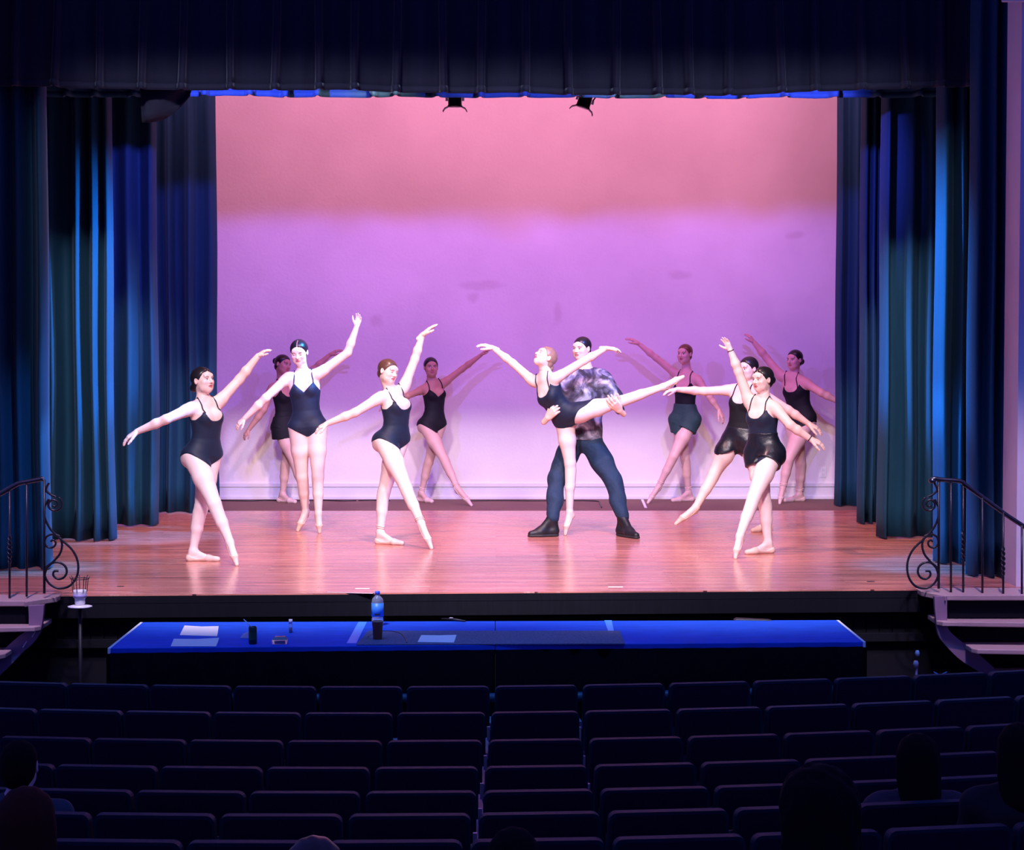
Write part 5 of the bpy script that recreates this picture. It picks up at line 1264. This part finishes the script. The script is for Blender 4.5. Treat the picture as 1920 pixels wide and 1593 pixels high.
floor_strip((1625,1090),(1640,1090),.04, M['black'], 'small dark floor plate near the right end of the stage lip', 'floor_plate', 'plate')
floor_strip((220,1099),(232,1099),.04, M['black'], 'small dark floor plate near the left end of the stage lip', 'floor_plate', 'plate')
def cable(pts, label):
    o = MB().tube([onz(x, y, ZS+.007) for x, y in smooth(pts)], .007, 6).build('cable', M['black']); return setp(o, label, 'cable')
cable([(412,938),(470,938.5),(500,937.5),(540,938.5),(600,937.5),(640,938.5),(668,938)], 'black cable along the foot of the back wall at left')
cable([(672,938),(700,937.5),(731,938.5)], 'short black cable at the wall behind the brown-haired dancer')
cable([(880,938.5),(940,938),(1000,938.5),(1060,938),(1118,939),(1124,943),(1128,951)], 'black cable along the wall behind the couple')
# low padded rail between the table and the seats
M['teal_pad'] = mat('teal_vinyl', (.02, .07, .11), .5, noise=(6, .2))
X0c = X_at(720, 13.2)
def rowY(Yr_, x): return Yr_ + .036*(x-X0c)**2
xs = np.linspace(X_at(40, 13.7), X_at(1735, 13.9), 40)
pr_ = empty('pit_rail', (0, 13.6, 0), 'low curved teal padded rail in front of the first seat row', 'rail')
vs = []; fs = []
for x in xs: 
    y = rowY(13.42, x); vs += [(x, y-.02, 0), (x, y+.02, 0), (x, y+.02, .70), (x, y-.02, .70)]
for i in range(len(xs)-1):
    a = 4*i; fs += [(a, a+4, a+7, a+3), (a+1, a+2, a+6, a+5), (a+3, a+7, a+6, a+2)]
fs += [(0,3,2,1), (len(vs)-4, len(vs)-3, len(vs)-2, len(vs)-1)]
MB().add(vs, fs).build('panel', M['black_wood'], pr_)
MB().tube([(x, rowY(13.42, x), .715) for x in xs], .032, 8).build('padded_top', M['teal_pad'], pr_)
# small clutter on the floor right of the table
Yc = 14.3
c = at(1718, 1272, Yc); k_ = empty('slim_stand', (c.x, Yc, 0), 'slim pink and black stand poking up behind the seats at right', 'stand')
MB().tube([(c.x, Yc, .0), (c.x, Yc, at(0,1244,Yc).z)], .008, 8).build('pole', mat('pink_plastic', (.7,.35,.4), .5), k_)
MB().lathe([(0,0),(.014,.0),(.02,.03),(.012,.05),(0,.05)], at(1717, 1252, Yc), 10).build('collar', mat('pale_pink_plastic', (.75,.5,.55), .5), k_)
MB().lathe([(0,0),(.013,.004),(.016,.02),(.010,.04),(0,.042)], at(1720, 1230, Yc), 10).build('knob', M['white_plastic'], k_)
MB().lathe([(0,0),(.12,0),(.12,.015),(0,.02)], (c.x, Yc, 0), 16).build('base', M['black'], k_)
c = at(1762, 1266, Yc); k_ = empty('ribbon_bow', (c.x, Yc, 0), 'small blue and white ribbon bow standing behind the right seats', 'bow')
MB().tube([(c.x, Yc, 0), (c.x, Yc, c.z)], .006, 6).build('stick', M['black'], k_)
for s in (-1, 1): MB().add([(c.x, Yc, c.z-.01), (c.x, Yc, c.z+.008), (c.x+s*.045, Yc-.015, c.z+.03), (c.x+s*.035, Yc+.01, c.z+.008)], [(0,1,2,3)]).build('loop', mat('pale_blue_ribbon', (.3,.42,.75), .5), k_).modifiers.new('thickness','SOLIDIFY').thickness = .004

# ------------------------------------------------------------------ theatre seats
M['seat_cloth'] = mat('dark_seat_upholstery', (.003, .026, .050), .6, noise=(14, .3), bump=(90, .2), spec=.45)
M['seat_back'] = mat('dark_seat_back_shell', (.010, .006, .030), .5, noise=(14, .2), spec=.3)
M['arm'] = mat('grey_armrest', (.22, .26, .34), .45, noise=(9, .2))
M['enamel'] = mat('white_enamel', (.85, .74, .78), .4)
def rounded_panel(wd, h, th, r, taper=.0, n=5):
    pts = []
    for (cx, cz, a0) in ((wd/2-r, h-r, 0), (-wd/2+r, h-r, 90), (-wd/2+r*.5, r*.5, 180), (wd/2-r*.5, r*.5, 270)):
        rr2 = r if cz > h/2 else r*.5
        for k in range(n+1):
            a = math.radians(a0+90*k/n); x = cx+rr2*math.cos(a); z = cz+rr2*math.sin(a); pts.append((x*(1-taper*(1-z/h)), 0, z))
    return pts
def build_mesh(mb, name, m):
    import bmesh
    me = mb.mesh(name); b = bmesh.new(); b.from_mesh(me); bmesh.ops.recalc_face_normals(b, faces=b.faces); b.to_mesh(me); b.free(); me.materials.append(m); return me
TILT = math.radians(9)
def tilt(mb, z0=.40): 
    mb.v = [(x, y*math.cos(TILT) - (z)*math.sin(TILT), z*math.cos(TILT)+z0) for x, y, z in mb.v]; return mb
P_ = rounded_panel(.515, .44, .05, .035)
me_back = build_mesh(tilt(MB().prism([(x, .0, z) for x, y, z in P_], (0, .055, 0))), 'backrest', M['seat_cloth'])
P2 = [(x*.94, -.012, .015+z*.94) for x, y, z in P_]
me_shell = build_mesh(tilt(MB().prism(P2, (0, .014, 0))), 'back_shell', M['seat_back'])
me_pan = build_mesh(MB().hexa([(-.23,.10,.30),(.23,.10,.30),(.23,.20,.32),(-.23,.20,.32)], [(-.23,.13,.70),(.23,.13,.70),(.23,.22,.68),(-.23,.22,.68)]), 'seat_pan', M['seat_cloth'])
me_arm = build_mesh(MB().hexa([(-.295,-.02,.555),(-.255,-.02,.555),(-.255,.36,.575),(-.295,.36,.575)], [(-.295,-.02,.59),(-.255,-.02,.59),(-.255,.36,.61),(-.295,.36,.61)]), 'armrest', M['arm'])
me_std = build_mesh(MB().box(-.288, -.262, .02, .16, 0, .555).box(-.30, -.25, 0, .30, 0, .03), 'standard', M['iron'])
me_side = build_mesh(MB().box(-.279, -.262, .01, .03, .66, .74), 'end_plate', M['enamel'])
me_sider = build_mesh(MB().box(.266, .276, .01, .03, .64, .73), 'end_plate', M['enamel'])
ORD = ['first','second','third','fourth','fifth','sixth','seventh','eighth','ninth','tenth','eleventh','twelfth','thirteenth']
ROWS = [(1005,13.2,.84),(1003,12.4,.82),(1004,11.5,.83),(1005,10.6,.87),(1009,9.9,.90),(1011,8.95,1.01),(1008,8.15,1.09)]
for r, (pxc, Yr_, zt_) in enumerate(ROWS):
    xc = X_at(pxc, Yr_); seats = []
    for k in range(-8, 9):
        x = xc + .55*k*(1-.006*abs(k)); y = rowY(Yr_, x); v = ray(0, 0)
        px = 930 + x/y*F; hw = .27/y*F
        if px+hw < 0 or px-hw > 1920: continue
        seats.append((k, x, y))
    for j, (k, x, y) in enumerate(seats):
        zb = zt_ - .84 + 0.0
        rz = math.atan(2*.036*(x-X0c))
        ro = empty('theatre_seat', (x, y, zb), 'dark upholstered theatre seat, %s from the left edge in the %s row from the stage' % (ORD[j], ORD[r]), 'seat', 'theatre seats facing the stage', rz=rz)
        for nm, me in (('backrest', me_back), ('back_shell', me_shell), ('seat_pan', me_pan), ('armrest', me_arm), ('standard', me_std)) + ((('end_plate', me_side),) if k == 0 and 1 <= r <= 5 else ()) + ((('end_plate', me_sider),) if k == 0 and 1 <= r <= 3 else ()):
            q = bpy.data.objects.new(nm, me); COL.objects.link(q); q.parent = ro

# ------------------------------------------------------------------ audience, seen from behind
M['jacket_grey'] = mat('grey_jacket', (.05, .045, .06), .85, noise=(12, .3), bump=(30, .4))
M['jacket_teal'] = mat('teal_jacket', (.03, .07, .09), .8, noise=(12, .3), bump=(30, .4))
M['top_black'] = mat('black_jumper', (.010, .010, .014), .9, noise=(12, .3))
M['hair_auburn'] = mat('auburn_bob', (.05, .010, .006), .8, noise=(40, .3), spec=.15)
def audience(px, py_top, Y, hair, cloth, label, width=1.0, long=.0, curly=0.0, yaw=180, pitch=0, ear=False):
    top = A3(at(px, py_top, Y)); s = 1.03; hc = top - np.array((0, 0, .118*s*width**.3))
    fr = head_frame(yaw, pitch, 0); l, f, u = fr
    hp, hpt = head_prims(hc, fr, s)
    neck = hc + np.array((0, -.012, -.165))
    floor = hall_z(Y); base = (hc[0], Y, floor)
    root = empty('person', base, label, 'person', None)
    hipz = floor+.50; hip = np.array((hc[0], Y-.06, max(hipz, neck[2]-.52)))
    left = np.array((-1.0, 0, 0)); upv = nrm(neck-hip)
    shs = [neck+np.array((q*.17, 0, -.055)) for q in (-1, 1)]
    tp = torso_prim(hip, neck, (0,0,0), left, left, TORSO_M, 1.0)[0]
    body = [tp, cone(neck-np.array((0,0,.03)), hc-np.array((0,.01,.05)), .058, .05, .03, 'neck')]
    for i, q in enumerate((-1, 1)):
        el = shs[i]+np.array((q*.05, .10, -.26)); wr = el+np.array((-q*.12, .22, .02))
        body += [cone(shs[i], el, .052, .042, .03, 'arm'), cone(el, wr, .040, .028, .02, 'arm'), cone(neck, shs[i], .05, .05, .05, 'chest')]
        hq = hip+np.array((q*.09, .02, .0)); kn = hq+np.array((q*.02, .42, .03)); an = np.array((kn[0], kn[1]+.02, hall_z(kn[1])+.07))
        body += [cone(hq, kn, .085, .058, .04, 'leg'), cone(kn, an, .055, .04, .03, 'leg'), cone(an, an+np.array((0,.15,-.03)), .038, .028, .02, 'leg')]
    lo, hi = bounds(body, .03); G = Grid(lo, hi, .014); V_, Q = surface(G.field(body), G)
    lo, hi = bounds(hp, .012); Gh = Grid(lo, hi, .005); V2, Q2 = surface(Gh.field(hp+body[1:2], .03), Gh)
    big_mesh('body', [(V_, Q), (V2, Q2)], M['skin'], root, [np.tile(SKIN, (len(V_), 1)), np.tile(SKIN, (len(V2), 1))])
    pr = [Prim(p.fn, p.lo, p.hi, p.k, p.tag) for p in body if p.tag in ('torso', 'arm', 'chest')]
    lo, hi = bounds(pr, .05); G = Grid(lo, hi, .012); D = G.field(pr)-.014; X, Y_, Z = G.coords()
    D = D+.004*np.sin(40*X+8*Z)*np.sin(30*Z)
    D = np.maximum(D, .062-np.sqrt((X-neck[0])**2+(Y_-neck[1])**2+(Z-neck[2]-.03)**2))
    V_, Q = surface(D, G); big_mesh('jacket', [(V_, Q)], cloth, root)
    lg = [p for p in body if p.tag == 'leg']; lo, hi = bounds(lg, .04); G = Grid(lo, hi, .013); V_, Q = surface(G.field(lg)-.012, G); big_mesh('trousers', [(V_, Q)], M['top_black'], root)
    hw = width; a = [l, f, u]
    hr = [ell(hpt(0, -.018, .030), a, (.084*hw, .102*hw, .090*hw**.3), .02), ell(hpt(0, -.05, -.02), a, (.072*hw, .062*hw, .075), .03)]
    if long: hr += [cone(hpt(0, -.045, -.01), hpt(0, -.06, -.07-long), .082*hw, .088*hw, .03), cone(hpt(.05, -.02, -.02), hpt(.055, -.03, -.06-long*.8), .04, .045, .03), cone(hpt(-.05, -.02, -.02), hpt(-.055, -.03, -.06-long*.8), .04, .045, .03)]
    lo, hi = bounds(hr, .03); G = Grid(lo, hi, .0055); D = G.field(hr); X, Y_, Z = G.coords()
    D = D + .0014*np.sin(150*X+11*Z+40*Y_) + curly*(np.sin(61*X+38*Z+5*np.sin(27*Y_))+np.sin(47*Z-33*X+4*np.sin(31*X+20*Y_))+np.sin(71*Y_+23*Z))
    x = (X-hc[0])*l[0]+(Y_-hc[1])*l[1]+(Z-hc[2])*l[2]; y = (X-hc[0])*f[0]+(Y_-hc[1])*f[1]+(Z-hc[2])*f[2]; z = (X-hc[0])*u[0]+(Y_-hc[1])*u[1]+(Z-hc[2])*u[2]
    D = np.maximum(D, np.maximum(y-(.035+.6*(z-.03)), 0*x-9))
    if ear: D = np.maximum(D, np.where(np.abs(x) > .055, .028-np.sqrt((y+.004)**2+z**2), -9))
    V_, Q = surface(D, G); big_mesh('hair', [(V_, Q)], hair, root)
    return root
M['hair_matte'] = mat('matte_dark_hair', (.006, .005, .007), .9, noise=(40, .3), spec=.1)
audience(36, 1385, 9.35, M['hair_matte'], M['jacket_teal'], 'audience member at left with short dark hair and teal jacket', ear=True)
audience(50, 1471, 6.75, M['hair_auburn'], M['top_black'], 'audience member with auburn hair in the lower left corner', width=1.08, long=.05)
audience(590, 1564, 6.55, hair_mat('dark_brown_hair', (.03,.015,.012)), M['top_black'], 'audience member whose crown just shows at the bottom left of centre', width=1.08)
audience(963, 1548, 6.75, M['hair_matte'], M['top_black'], 'dark audience member at the bottom centre below the middle seats')
audience(1535, 1428, 5.9, M['hair_matte'], M['top_black'], 'audience member with a wide mass of dark hair at lower right', width=1.30, long=.12, curly=.0016)
audience(1720, 1372, 9.45, M['hair_matte'], M['jacket_grey'], 'long-haired audience member in a grey jacket at the right', width=1.1, long=.16)
audience(1912, 1352, 8.75, M['hair_matte'], M['top_black'], 'dark-haired audience member cut off by the right edge', width=1.1, long=.1)
